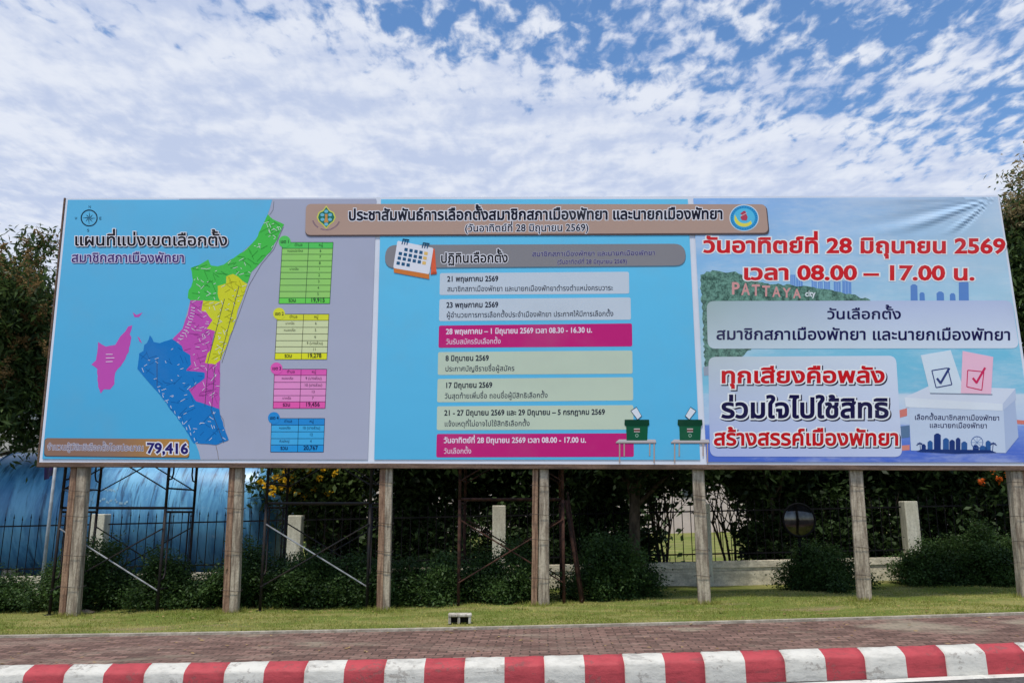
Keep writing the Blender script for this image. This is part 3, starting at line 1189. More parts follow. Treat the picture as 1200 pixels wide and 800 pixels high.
# map title
a = Art()
WH = ink(222, 222, 230)
a.text('แผนที่แบ่งเขตเลือกตั้ง', 86.5, 267, 287.6, 10.3, ink(22, 18, 26), 3, 287.8, .022, WH, .05, ink(52, 84, 110))
a.text('สมาชิกสภาเมืองพัทยา', 83.5, 216.5, 307, 8.2, ink(66, 42, 106), 3, 307.2, .02, ink(196, 196, 222), .06, ink(60, 80, 120), (.8, 1.0))
kid(a.build('map_title', None))

# count plate
a = Art()
a.rrect((52.2, 513.4), (221.5, 514.8), (222, 536.6), (51.4, 534.8), 3.5, ink(64, 74, 84), 3)


def plate(s, t):
    c0, c1 = ink(140, 108, 92), ink(176, 130, 66)
    f = max(0, min(1, (s - .45) / .45))
    return tuple(c0[k] + (c1[k] - c0[k]) * f for k in range(3))


a.grid((55, 513), (219, 514.2), (219.5, 535.4), (54.2, 533.8), plate, 3.7, 12, 2)
for (q0, q1, q2, q3), s_ in ((((52.6, 516), (55, 513), (54.2, 533.8), (51.8, 531)), 0), (((219, 514.2), (221, 517), (221.6, 532.8), (219.5, 535.4)), 1)):
    a._put([q0, q1, q2, q3], [(0, 1, 2, 3)], plate(s_, 0), 3.7)
a.text('จำนวนผู้มีสิทธิเลือกตั้งโดยประมาณ', 55.5, 168.5, 526.8, 5.6, ink(96, 78, 90), 4.4, 528, .0, ink(192, 190, 206), .06)
a.text('79,416', 172, 220.5, 530.4, 9.2, ink(36, 30, 104), 4.4, 531.2, .04, WH, .075)
kid(a.build('voter_count_plate', None))


# district tables
def table(name, tl, tr, br, bl, ys, split, hc, rc, tc_, circ, no, rows, total, edge):
    a = Art()
    EC = edge
    Y0, Y1 = ys[0], ys[-1]

    def X(s, y):
        f = (y - Y0) / (Y1 - Y0)
        return (tl[0] + (bl[0] - tl[0]) * f) * (1 - s) + (tr[0] + (br[0] - tr[0]) * f) * s
    sp = split
    n = len(ys) - 1
    for k in range(n):
        c = hc if k == 0 else (tc_ if k == n - 1 else rc)
        y, y_ = ys[k], ys[k + 1]
        a._put([(X(0, y), y), (X(1, y), y), (X(1, y_), y_), (X(0, y_), y_)], [(0, 1, 2, 3)], c, 2)
    for y in ys:
        a.line([(X(0, y), y), (X(1, y), y)], .55, EC, 2.8)
    for s_ in (0, sp, 1):
        a.line([(X(s_, Y0), Y0), (X(s_, Y1), Y1)], .55, EC, 3.1)
    cx_, cy_ = circ
    a.ell(cx_, cy_, 7.0, 7.0, hc, 3.5)
    a.text('เขต ' + no, cx_ - 5, cx_ + 5.5, cy_ + 1.8, 3.0, EC, 4.2, None, .03)

    def cell(s_, s0, s1, k, ht, bold=0, wmax=None):
        y, y_ = ys[k], ys[k + 1]
        xa, xb = X(s0, (y + y_) / 2), X(s1, (y + y_) / 2)
        _, wd_ = GL.layout(s_)
        wpx = min(wd_ * ht / GL.height() * .9, (xb - xa) * .86)
        xm = (xa + xb) / 2
        a.text(s_, xm - wpx / 2, xm + wpx / 2, y_ - (y_ - y - ht) / 2 - .4, ht, EC, 4.2, None, bold)
    cell('ตำบล', .12, sp, 0, 2.6)
    cell('หมู่', sp, 1, 0, 2.6)
    for k, (l, r) in enumerate(rows):
        if l:
            cell(l, 0, sp, k + 1, 2.1)
        cell(r, sp, 1, k + 1, 2.5)
    cell('รวม', 0, sp, n - 1, 3.4, .02)
    cell(total, sp, 1, n - 1, 3.8, .02)
    return kid(a.build(name, None))


f6 = lambda *q: [270 + y / 6.155 for y in q]
table('district_table', (331, 284), (390.4, 284), (386.4, 356), (326.7, 355.5), f6(86, 130, 172, 217, 260, 303, 348, 395, 440, 485, 527), .52,
      ink(84, 198, 92), ink(148, 206, 108), ink(106, 210, 84), (333.6, 283.2), '1',
      [('หนองปลาไหล', '6'), ('', '7'), ('', '8'), ('นาเกลือ', '1'), ('', '2'), ('', '3'), ('', '4'), ('', '5')], '19,915', ink(38, 76, 44))
table('district_table', (325, 368), (385.5, 368), (383, 421), (322, 421), [368, 375.3, 383.4, 391.2, 399, 406.2, 413.4, 421], .51,
      ink(214, 216, 56), ink(206, 214, 166), ink(222, 222, 44), (327, 367.5), '2',
      [('นาเกลือ', '6'), ('หนองปรือ', '5'), ('', '6'), ('', '9 (บางส่วน)'), ('', '11')], '19,278', ink(66, 66, 40))
table('district_table', (321.6, 432.4), (383, 432.6), (381, 478.4), (320, 478), [432.4, 439.6, 447.7, 455.5, 463.3, 470.5, 478.3], .51,
      ink(222, 92, 176), ink(226, 142, 198), ink(226, 92, 170), (324, 431.5), '3',
      [('หนองปรือ', '9 (บางส่วน)'), ('', '10 (บางส่วน)'), ('', '13'), ('นาเกลือ', '7')], '19,456', ink(86, 30, 72))
table('district_table', (318.2, 490), (380.5, 490.4), (379, 529.8), (317, 529.2), [490, 497.8, 505.6, 513.6, 521, 529.4], .51,
      ink(40, 136, 206), ink(66, 168, 222), ink(38, 146, 214), (321, 489.5), '4',
      [('หนองปรือ', '10 (บางส่วน)'), ('', '12'), ('ห้วยใหญ่', '4')], '20,767', ink(16, 50, 84))

# -- calendar panel
a = Art()


def calblue(s, t):
    c0, c1 = ink(102, 194, 232), ink(86, 178, 220)
    return tuple(c0[k] + (c1[k] - c0[k]) * t for k in range(3))


a.grid((446.5, 233.6), (806, 233.4), (820.5, 538.6), (438.5, 538.2), calblue, 1, 24, 10)
kid(a.build('calendar_panel', None))

a = Art()
a.rrect((452, 288), (803, 286), (804.5, 312.6), (450.5, 315.6), 13, ink(78, 118, 140), 2)
a.rrect((452, 287), (802.6, 285.6), (804, 311), (450.5, 314), 13, ink(132, 130, 134), 2.8)
a.text('ปฏิทินเลือกตั้ง', 516, 595.5, 308, 8.6, ink(18, 16, 24), 3.6, 307.4, .026, WH, .055)
a.text('สมาชิกสภาเมืองพัทยา และนายกเมืองพัทยา', 623.5, 768, 300.2, 4.2, ink(54, 42, 100), 3.6, 298.8, .012, ink(168, 168, 190), .035)
a.text('(วันอาทิตย์ที่ 28 มิถุนายน 2569)', 653, 735, 309.2, 3.8, ink(54, 42, 100), 3.6, 308.4, .012, ink(168, 168, 190), .035)
kid(a.build('calendar_heading', None))

a = Art()
P6 = lambda x, y: (440 + x / 6, 270 + y / 6)
a.poly([P6(400, 125), P6(416, 130), P6(430, 302), P6(388, 310)], ink(222, 92, 54), 6)
a.poly([P6(405, 290), P6(432, 292), P6(430, 306), P6(385, 312)], ink(176, 72, 40), 6.4)
a.poly([P6(128, 262), P6(378, 305), P6(378, 342), P6(130, 296)], ink(206, 118, 50), 6.8)
a.rrect(P6(155, 72), P6(408, 124), P6(378, 308), P6(124, 264), 2.2, ink(220, 222, 232), 7.4)
NB = ink(28, 84, 122)
for x, y, n in ((215, 135, 4), (175, 163, 5), (168, 195, 5), (160, 230, 3)):
    for k in range(n):
        c = P6(x + 35 * k, y + 6.6 * k)
        a.rrect((c[0] - 1.7, c[1] - 2.2), (c[0] + 2.2, c[1] - 1.6), (c[0] + 1.7, c[1] + 2.2), (c[0] - 2.2, c[1] + 1.6), .7, NB, 8)
for x, y in ((355, 162), (348, 195), (342, 229)):
    c = P6(x, y)
    a.rrect((c[0] - 1.9, c[1] - 2.2), (c[0] + 2.3, c[1] - 1.6), (c[0] + 1.9, c[1] + 2.2), (c[0] - 2.3, c[1] + 1.6), .7, ink(226, 186, 106), 8)
for x, y in ((190, 62), (332, 88)):
    for k in range(3):
        p = P6(x + 17 * k, y + 2 * k)
        a.line([(p[0] + .8, p[1]), (p[0] - .6, p[1] + 6)], 1.3, NB, 8.4)
    a.line([P6(x + 2, y), P6(x + 48, y + 6)], 1.5, ink(20, 52, 84), 8.8)
kid(a.build('calendar_picture', None))

GR, SG, MG = ink(192, 203, 214), ink(188, 202, 182), ink(190, 34, 116)
NV, TX = ink(22, 26, 48), ink(52, 56, 70)
rows = [
    ((515.6, 320), (737, 318.4), (737.4, 344), (515, 345.6), GR, '21 พฤษภาคม 2569', 524, 584, 'สมาชิกสภาเมืองพัทยา และนายกเมืองพัทยาดำรงตำแหน่งครบวาระ', 524, 718.5),
    ((515, 350.5), (739, 348.4), (739.4, 374.5), (514.4, 376.2), GR, '23 พฤษภาคม 2569', 523, 584, 'ผู้อำนวยการการเลือกตั้งประจำเมืองพัทยา ประกาศให้มีการเลือกตั้ง', 523, 719),
    ((514.4, 381.4), (740.6, 378.8), (741, 405.8), (513.8, 407.4), MG, '28 พฤษภาคม – 1 มิถุนายน 2569 เวลา 08.30 - 16.30 น.', 522.5, 694, 'วันรับสมัครรับเลือกตั้ง', 522.5, 587),
    ((513.4, 412.4), (741, 410.6), (741.4, 437.6), (513, 439.2), SG, '8 มิถุนายน 2569', 522, 573, 'ประกาศบัญชีรายชื่อผู้สมัคร', 521.5, 603),
    ((512.8, 443.8), (741.8, 441.8), (742, 469), (512.2, 471.2), SG, '17 มิถุนายน 2569', 521.5, 577, 'วันสุดท้ายเพิ่มชื่อ ถอนชื่อผู้มีสิทธิเลือกตั้ง', 521, 642),
    ((512.2, 475.8), (742.2, 474.4), (742.4, 503), (511.8, 503.8), SG, '21 - 27 มิถุนายน 2569 และ 29 มิถุนายน – 5 กรกฎาคม 2569', 520.5, 709, 'แจ้งเหตุที่ไม่อาจไปใช้สิทธิเลือกตั้ง', 520.5, 621),
    ((511.8, 508.2), (742.6, 507.4), (742.8, 535), (511.2, 535.6), MG, 'วันอาทิตย์ที่ 28 มิถุนายน 2569 เวลา 08.00 - 17.00 น.', 520, 687, 'วันเลือกตั้ง', 520, 552.5)]
for tl, tr, br_, bl, c, t1, xa, xb, t2, xc, xd in rows:
    a = Art()
    a.rrect(tl, tr, br_, bl, 2.4, c, 2)
    sl = (tr[1] - tl[1]) / (tr[0] - tl[0])
    mag = c is MG
    hgt_ = bl[1] - tl[1]
    b1, b2 = tl[1] + hgt_ * .385, tl[1] + hgt_ * .84
    a.text(t1, xa, xb, b1, 4.9, ink(236, 214, 228) if mag else NV, 3, b1 + sl * (xb - xa), .026)
    a.text(t2, xc, xd, b2, 4.7, ink(230, 198, 218) if mag else TX, 3, b2 + sl * (xd - xc), .008)
    kid(a.build('calendar_row', None))

# ballot boxes on tables
GB, GD = ink(16, 84, 56), ink(8, 60, 40)
for tx, bxl in ((721.5, 731.7), (786, 794)):
    a = Art()
    tw = 47.5 if tx < 750 else 45.5
    TB, TLg = ink(188, 182, 184), ink(168, 148, 140)
    for k, yb_ in ((4.6, 542.4), (10, 534.4), (tw - 7.6, 534), (tw - 2.4, 542.4)):
        a.line([(tx + k, 518), (tx + k, yb_)], 1.5, TLg, 5)
    a.poly([(tx + 4, 514.6), (tx + tw - 1, 514.6), (tx + tw, 518.0), (tx, 518.0)], TB, 5.6)
    a.poly([(tx, 518.0), (tx + tw, 518.0), (tx + tw - .3, 519.4), (tx + .4, 519.4)], ink(134, 120, 118), 5.6)
    L = 29.3
    a.poly([(bxl + 2, 497), (bxl + L - 1.8, 497), (bxl + L - 2.6, 515.8), (bxl + 2.6, 515.8)], GB, 6.2)
    a.poly([(bxl + .4, 491.4), (bxl + L - .4, 491.4), (bxl + L, 497.2), (bxl + L - 1.4, 499), (bxl + 1.4, 499), (bxl, 497.2)], GD, 6.8)
    m_ = bxl + L / 2
    a.line([(m_ - 3.5, 502.4), (m_ + 3.5, 502.4)], 1.1, ink(206, 190, 190), 7.4)
    a.line([(m_ - 3.5, 504.2), (m_ + 3.5, 504.2)], .9, ink(150, 60, 70), 7.4)
    a.line([(m_ - 3.5, 505.6), (m_ + 3.5, 505.6)], .8, ink(206, 190, 190), 7.4)
    for i in range(10):
        q0, q1 = i / 10 * 2 * math.pi, (i + 1) / 10 * 2 * math.pi
        a._put([(m_ + math.cos(q) * r, 510 + math.sin(q) * r * 1.1) for q, r in ((q0, 1.3), (q1, 1.3), (q1, 1.9), (q0, 1.9))], [(0, 1, 2, 3)], ink(150, 186, 166), 7.4)
    e = 1 if tx < 750 else -1
    pq = [(m_ - 7.5 * e, 481), (m_ - .5 * e, 476.4), (m_ + 6 * e, 487.5), (m_ + 1 * e, 492)]
    a.poly(pq, ink(30, 50, 60), 6.0)
    cxp, cyp = sum(p[0] for p in pq) / 4, sum(p[1] for p in pq) / 4
    a.poly([(cxp + (p[0] - cxp) * .87, cyp + (p[1] - cyp) * .87) for p in pq], ink(214, 220, 228), 6.5)
    kid(a.build('ballot_box_picture', None))

# -- seaside panel
a = Art()


def lerp3(c0, c1, f):
    return tuple(c0[k] + (c1[k] - c0[k]) * f for k in range(3))


def shore(s, t):
    top = lerp3(ink(132, 178, 234), ink(178, 202, 224), s)
    low = lerp3(ink(140, 190, 222), ink(166, 204, 222), s)
    if t < .38:
        return lerp3(top, low, t / .38)
    seaL, seaR = ink(150, 196, 214), ink(116, 190, 216)
    sea_ = lerp3(seaL, seaR, min(1, s * 1.6))
    if t < .56:
        return lerp3(low, sea_, min(1, (t - .38) / .08))
    if t < .74:
        return lerp3(sea_, ink(112, 186, 214), (t - .56) / .18)
    if t < .86:
        return lerp3(lerp3(ink(118, 180, 214), ink(196, 210, 224), min(1, .3 + s)), ink(176, 196, 224), (t - .74) / .12)
    return lerp3(lerp3(ink(92, 128, 208), ink(120, 150, 214), s), ink(78, 108, 196), min(1, (t - .86) / .1))


a.grid((812.5, 232.6), (1169.2, 230.8), (1214.5, 541.5), (828, 541), shore, 2, 150, 110)
kid(a.build('seaside_panel', None, [M['vinyl_soft']]))

a = Art()
BLD = ink(104, 146, 206)
for x0, x1, y0, y1 in ((926, 932, 322, 338), (933, 940.5, 325, 340), (951, 957, 326, 343), (958.5, 964, 330, 344), (965.5, 972.5, 327, 345), (977, 985, 330, 346), (987, 997.5, 329, 348)):
    a.poly([(x0, y0), (x1, y0), (x1 + .4, y1 + 6), (x0 + .3, y1 + 6)], BLD, 2.7)
    for k in (1, 2):
        xx = x0 + (x1 - x0) * k / 3
        a.line([(xx, y0 + 1), (xx + .2, y1)], .6, ink(150, 184, 224), 3.0)
for x0, x1, y0 in ((1067, 1075, 333), (1077.5, 1083.5, 342.5), (1097.5, 1106, 341.5), (1113, 1119.5, 343.5), (1123.5, 1135, 329)):
    xm = (x0 + x1) / 2
    a.poly([(x0, y0 + 2), (xm - 1.5, y0), (xm + 1.5, y0), (x1, y0 + 2), (x1 + .4, 352), (x0 + .2, 352)], ink(92, 134, 196), 2.7)
hill = [(821, 322), (828, 318), (838, 317), (850, 319.5), (862, 318), (870, 322), (880, 328), (900, 332), (930, 334.5), (960, 338), (985, 342), (1005, 347), (1020, 351.5), (1020, 356), (960, 372), (900, 392), (880, 410), (862, 422), (838, 432), (826.5, 436)]
a.poly(jag(hill, 1.3, 3.0), ink(92, 128, 118), 3.3, 1)
a.poly([(824.2, 430), (850, 424), (850, 438), (825, 440)], ink(150, 160, 176), 3.6)
for k, ch in enumerate('PATTAYA'):
    x, y = 857 + k * 12.1, 344.5 + k * .75
    a.text(ch, x, x + 9.4 - k * .12, y, 10.8 - k * .45, ink(206, 148, 146), 3.6, None, .03)
a.text('city', 943.5, 955.5, 347.2, 5.4, ink(222, 226, 232), 3.6, None, .02)
kid(a.build('seaside_picture', None, [M['vinyl'], M['vinyl_photo']]))
a = Art()
a.poly([(1040, 484), (1063, 478), (1063, 487), (1040, 493)], ink(206, 120, 110), 3.0)
a.poly([(1185, 491), (1206, 493), (1206.6, 497.5), (1186, 496)], ink(206, 120, 110), 3.0)
a.poly([(1050, 500), (1066, 498), (1066, 512), (1050, 514)], ink(86, 116, 150), 3.0)
a.poly([(1040, 523), (1066, 521), (1066, 527), (1040, 529)], ink(206, 132, 120), 3.0)
kid(a.build('sand_stripes', None))


def panel(a, tl, tr, br, bl, rad, f, layer):
    """rounded patch with a printed tint that varies across it"""
    cs = [Vector(p) for p in (tl, tr, br, bl)]
    edge = []
    for k in range(4):
        p, q0, q1 = cs[k], cs[k - 1], cs[(k + 1) % 4]
        u0, u1 = p + (q0 - p).normalized() * rad, p + (q1 - p).normalized() * rad
        for i in range(6):
            tt = i / 5
            edge.append(u0 * (1 - tt) ** 2 + p * 2 * tt * (1 - tt) + u1 * tt * tt)
        nx_ = cs[(k + 1) % 4]
        e0, e1 = u1, nx_ + (p - nx_).normalized() * rad
        for i in range(1, 8):
            edge.append(e0.lerp(e1, i / 8))
    cen = sum(cs, Vector((0, 0))) / 4
    rings = 7
    pts, cols, fs = [], [], []
    n = len(edge)
    for r in range(rings + 1):
        g = r / rings
        for e in edge:
            p = cen.lerp(e, g)
            pts.append((p.x, p.y))
            cols.append(f((p.x - tl[0]) / (tr[0] - tl[0]), (p.y - tl[1]) / (bl[1] - tl[1])))
    for r in range(rings):
        for i in range(n):
            j = (i + 1) % n
            if r == 0:
                fs.append((i, n + i, n + j))
            else:
                fs.append((r * n + i, (r + 1) * n + i, (r + 1) * n + j, r * n + j))
    a._put(pts, fs, cols, layer)


a = Art()
panel(a, (828, 352.6), (1186, 352), (1194.5, 408), (829.5, 408.4), 9,
      lambda s, t: lerp3(lerp3(ink(158, 178, 178), ink(180, 192, 220), min(1, s * 1.7)), lerp3(ink(188, 204, 212), ink(208, 218, 236), s), t), 4)
NAVY = ink(22, 20, 74)
a.text('วันเลือกตั้ง', 969, 1056.5, 373.6, 9.0, NAVY, 4.8, 373.6, .02)
a.text('สมาชิกสภาเมืองพัทยา และนายกเมืองพัทยา', 839, 1185, 397.6, 10.0, NAVY, 4.8, 398.4, .022)
kid(a.build('election_day_panel', None))

a = Art()
RED = ink(204, 30, 38)
WW = ink(226, 230, 238)
a.text('วันอาทิตย์ที่ 28 มิถุนายน 2569', 824, 1178.5, 295.6, 13.2, RED, 3.6, 296.6, .036, WW, .055)
a.text('เวลา 08.00 – 17.00 น.', 870, 1142.5, 327.4, 13.0, RED, 3.6, 328.0, .036, WW, .055)
kid(a.build('date_headline', None))

a = Art()
panel(a, (830, 418), (1050, 416.6), (1057.5, 535), (832, 534.6), 9,
      lambda s, t: lerp3(lerp3(ink(186, 198, 204), ink(206, 216, 230), s), lerp3(ink(168, 180, 224), ink(190, 200, 226), s), t), 4)
SHD = ink(40, 36, 60)
a.text('ทุกเสียงคือพลัง', 844, 1037.5, 448.4, 13.4, ink(196, 22, 30), 4.8, 448.0, .032, WW, .06, SHD, (1.4, 1.4))
a.text('ร่วมใจไปใช้สิทธิ', 845, 1042, 489.2, 17.0, ink(20, 16, 64), 4.8, 489.0, .032, WW, .055, SHD, (1.5, 1.5))
a.text('สร้างสรรค์เมืองพัทยา', 836, 1054, 521.2, 13.6, ink(190, 18, 26), 4.8, 521.4, .032, WW, .06, SHD, (1.4, 1.4))
kid(a.build('slogan_panel', None))

a = Art()
a.poly([(1079, 416), (1114, 410), (1131, 461), (1090, 460.5)], ink(206, 220, 236), 5)
a.poly([(1128, 411), (1164, 418), (1161.5, 461.5), (1126, 460.5)], ink(232, 184, 204), 5.5)
for q, c in ((((1092, 434), (1110.5, 431), (1115.5, 450.5), (1097, 454)), ink(40, 56, 116)), (((1134, 433.6), (1153, 435.5), (1150.6, 457), (1133, 453)), ink(202, 44, 92))):
    a.line(list(q) + [q[0]], 1.2, c, 6.2)
    x, y = q[0]
    a.line([(x + 6, y + 9), (x + 10.6, y + 15)], 2.6, c, 6.4)
    a.line([(x + 9.9, y + 15.4), (x + 20.5, y - 3)], 2.6, c, 6.6)
a.poly([(1060, 465.5), (1089, 452), (1190, 455), (1175, 473)], ink(206, 214, 228), 4.0)
a.line([(1090, 460.6), (1163, 462)], 1.0, ink(120, 130, 150), 6.0)
a.poly([(1065, 475), (1176, 479), (1178.5, 530.5), (1067.5, 527.5)], ink(188, 202, 222), 4.0)
a.poly([(1176, 479), (1189, 464), (1193.5, 512), (1178.5, 530.5)], ink(166, 182, 210), 4.2)
a.poly([(1060, 465.5), (1175, 473), (1175, 481), (1061.5, 476.8)], ink(214, 222, 234), 4.8)
a.poly([(1175, 473), (1190, 455), (1190.6, 467.5), (1175, 481)], ink(182, 194, 216), 4.8)
a.text('เลือกตั้งสมาชิกสภาเมืองพัทยา', 1071.5, 1171.5, 491.4, 4.6, NAVY, 5.4, 492.4, .01)
a.text('และนายกเมืองพัทยา', 1089, 1157, 500.8, 4.6, NAVY, 5.4, 501.4, .01)
SK, SK2 = ink(28, 52, 112), ink(44, 88, 148)
for x, wd_, y, c in ((1080, 5, 520, SK), (1087, 6, 516, SK2), (1094.5, 8, 507.5, SK), (1105, 7, 513, SK2), (1112.5, 6.5, 515, SK), (1120, 5.5, 512.6, SK), (1126.5, 7, 517, SK2), (1140, 7, 521, SK), (1148, 8, 522, SK2), (1155, 6, 516, SK2)):
    a.poly([(x, 529), (x, y + 2), (x + wd_ * .35, y), (x + wd_ * .65, y), (x + wd_, y + 2), (x + wd_, 529.5)], c, 5.4)
a.poly([(1074, 528.5), (1080, 526), (1160, 527), (1168, 530), (1120, 531)], SK, 5.9)
for i in range(16):
    q0, q1 = i / 16 * 2 * math.pi, (i + 1) / 16 * 2 * math.pi
    a._put([(1145 + math.cos(q) * r, 518 + math.sin(q) * r) for q, r in ((q0, 6.6), (q1, 6.6), (q1, 7.3), (q0, 7.3))], [(0, 1, 2, 3)], ink(60, 90, 150), 5.7)
    if i % 2 == 0:
        a.line([(1145, 518), (1145 + math.cos(q0) * 6.6, 518 + math.sin(q0) * 6.6)], .35, ink(96, 126, 176), 5.7 + .02 * i)
for x in (1079, 1163):
    a.line([(x, 529), (x - 1 + (x > 1100) * 2, 519)], .8, SK, 6.1)
    for k in range(5):
        th = math.pi * (k / 4) + .0
        a.line([(x - 1 + (x > 1100) * 2, 519), (x - 1 + (x > 1100) * 2 + math.cos(th) * 4, 520 - math.sin(th) * 2.2 + abs(math.cos(th)) * 1.4)], 1.0, SK, 6.2 + .05 * k)
kid(a.build('ballot_box_poster', None))

# -- heading plate across the panels
a = Art()
a.rrect((358.6, 240), (898.6, 240.6), (902, 275.0), (357.6, 277.0), 6.5, ink(82, 70, 72), 8)
a.rrect((358.6, 239), (897.4, 239.4), (900.6, 272.8), (357.6, 275.4), 6.5, ink(176, 148, 134), 8.8)
a.text('ประชาสัมพันธ์การเลือกตั้งสมาชิกสภาเมืองพัทยา และนายกเมืองพัทยา', 408, 847.5, 258.0, 9.6, ink(18, 20, 40), 9.4, 256.6, .036, WH, .055)
a.text('(วันอาทิตย์ที่ 28 มิถุนายน 2569)', 544.5, 690, 271.4, 6.4, ink(18, 20, 40), 9.4, 270.6, .02, WH, .06)
# left emblem: green lozenge with a figure
cx, cy = 382.3, 254.8


def loz(k):
    return [(cx + x * k, cy + y * k) for x, y in ((0, -14), (4, -8.5), (9, -6), (11.2, 0), (9, 5), (4.5, 8.5), (0, 13.5), (-4.5, 8.5), (-9, 5), (-11.2, 0), (-9, -6), (-4, -8.5))]


a.poly(loz(1.0), ink(206, 206, 92), 9.6)
a.poly(loz(.86), ink(36, 112, 96), 10.2)
for x, y in ((-4.6, -3), (4.6, -3), (-4.4, 2.4), (4.4, 2.4), (0, -7), (0, 8)):
    a.ell(cx + x, cy + y, 2.4, 1.9, ink(112, 182, 206), 10.8, 10)
a.poly([(cx - 1.8, cy - 4), (cx + 1.8, cy - 4), (cx + 1.2, cy), (cx + 2.6, cy + 6), (cx - 2.6, cy + 6), (cx - 1.2, cy)], ink(196, 142, 78), 11.3)
for k in range(26):
    th = math.radians(160 - k * 5.4)
    r0, r1 = 15.4, 17.0
    if k in (7, 8):
        continue
    p0 = (cx + math.cos(th) * r0 * 1.02, cy - 1 + math.sin(th) * r0 * .96)
    p1_ = (cx + math.cos(th) * r1 * 1.02, cy - 1 + math.sin(th) * r1 * .96)
    a.line([p0, p1_], .8, ink(96, 74, 110), 9.6)
# right emblem: blue disc, yellow crescent, red figure
cx, cy = 872, 255.4
a.ell(cx, cy, 17.2, 15.6, ink(206, 222, 234), 9.6, 36)
a.ell(cx, cy, 16.3, 14.7, ink(44, 148, 204), 10.2, 36)
a.ell(cx, cy, 12.6, 11.2, ink(84, 186, 222), 10.8, 32)
cres = [(cx - 11 + .0, cy - 4)] + [(cx + math.cos(math.radians(q)) * 11.8, cy + math.sin(math.radians(q)) * 10.4) for q in range(165, 30, -9)] + [(cx + math.cos(math.radians(q)) * 9.4 + .5, cy - 2.2 + math.sin(math.radians(q)) * 8.6) for q in range(38, 172, 9)]
a.poly(cres, ink(222, 214, 84), 11.3)
a.poly([(cx - 1, cy - 8), (cx + 1.5, cy - 8.4), (cx + 2.4, cy - 5), (cx + 4.2, cy - 1), (cx + 3, cy + 3), (cx - 2.6, cy + 2.6), (cx - 4.4, cy - .6), (cx - 2, cy - 3.4), (cx - 4.6, cy - 5)], ink(178, 60, 84), 11.8)
a.line([(cx - 4, cy - 2), (cx + 3.4, cy - 6)], .7, ink(226, 190, 190), 12.3)
for k in range(30):
    th = k / 30 * 2 * math.pi
    a.line([(cx + math.cos(th) * 13.7, cy + math.sin(th) * 12.3), (cx + math.cos(th) * 15.2, cy + math.sin(th) * 13.7)], .6, ink(30, 96, 150), 10.9)
kid(a.build('heading_plate', None))

# -- frame, rails behind the sheet
def brail(p, q, w_, d_, off):
    mb.bar(B(*p, off), B(*q, off), d_, w_, side=Vector((0, 1, 0)), seg=14, wob=.002)


mb = MB()
brail((44.5, 544.2), (1226, 548.6), .085, .07, -.02)
child(mb.build('bottom_rail', M['rail']))
mb = MB()
mb.bar(B(76.6, 232.6, -.02), B(45.3, 541.6, -.02), .035, .06, seg=8)
child(mb.build('side_rail', M['rail']))
mb = MB()
mb.bar(B(1168.6, 232, -.04), B(1216.5, 545, -.04), .035, .06, seg=8)
child(mb.build('side_rail', M['rail']))
mb = MB()
mb.bar(B(78, 236.6, -.04), B(1170.5, 233.6, -.04), .06, .05, side=Vector((0, 1, 0)), seg=14)
child(mb.build('top_rail', M['rail']))
for k in (1, 2, 3):
    f = k / 4
    mb = MB()
    p, q = (77 - 31 * f, 233 + 308 * f), (1170 + 48 * f, 230 + 316 * f)
    mb.bar(B(*p, -.04), B(*q, -.04), .05, .08, side=Vector((0, 1, 0)))
    child(mb.build('back_rail', M['rail']))
mb = MB()
pts = [B(*p, -.002) for p in ((77.6, 232.8), (1170.4, 229.8), (1218.6, 545.4), (46.4, 540.8))]
pb = [B(*p, -.010) for p in ((77.6, 232.8), (1170.4, 229.8), (1218.6, 545.4), (46.4, 540.8))]
mb.add(pts + pb, [(0, 1, 2, 3), (7, 6, 5, 4), (0, 4, 5, 1), (1, 5, 6, 2), (2, 6, 7, 3), (3, 7, 4, 0)])
child(mb.build('backing_sheet', pmat('grey_backing', (.3, .3, .32), .7)))

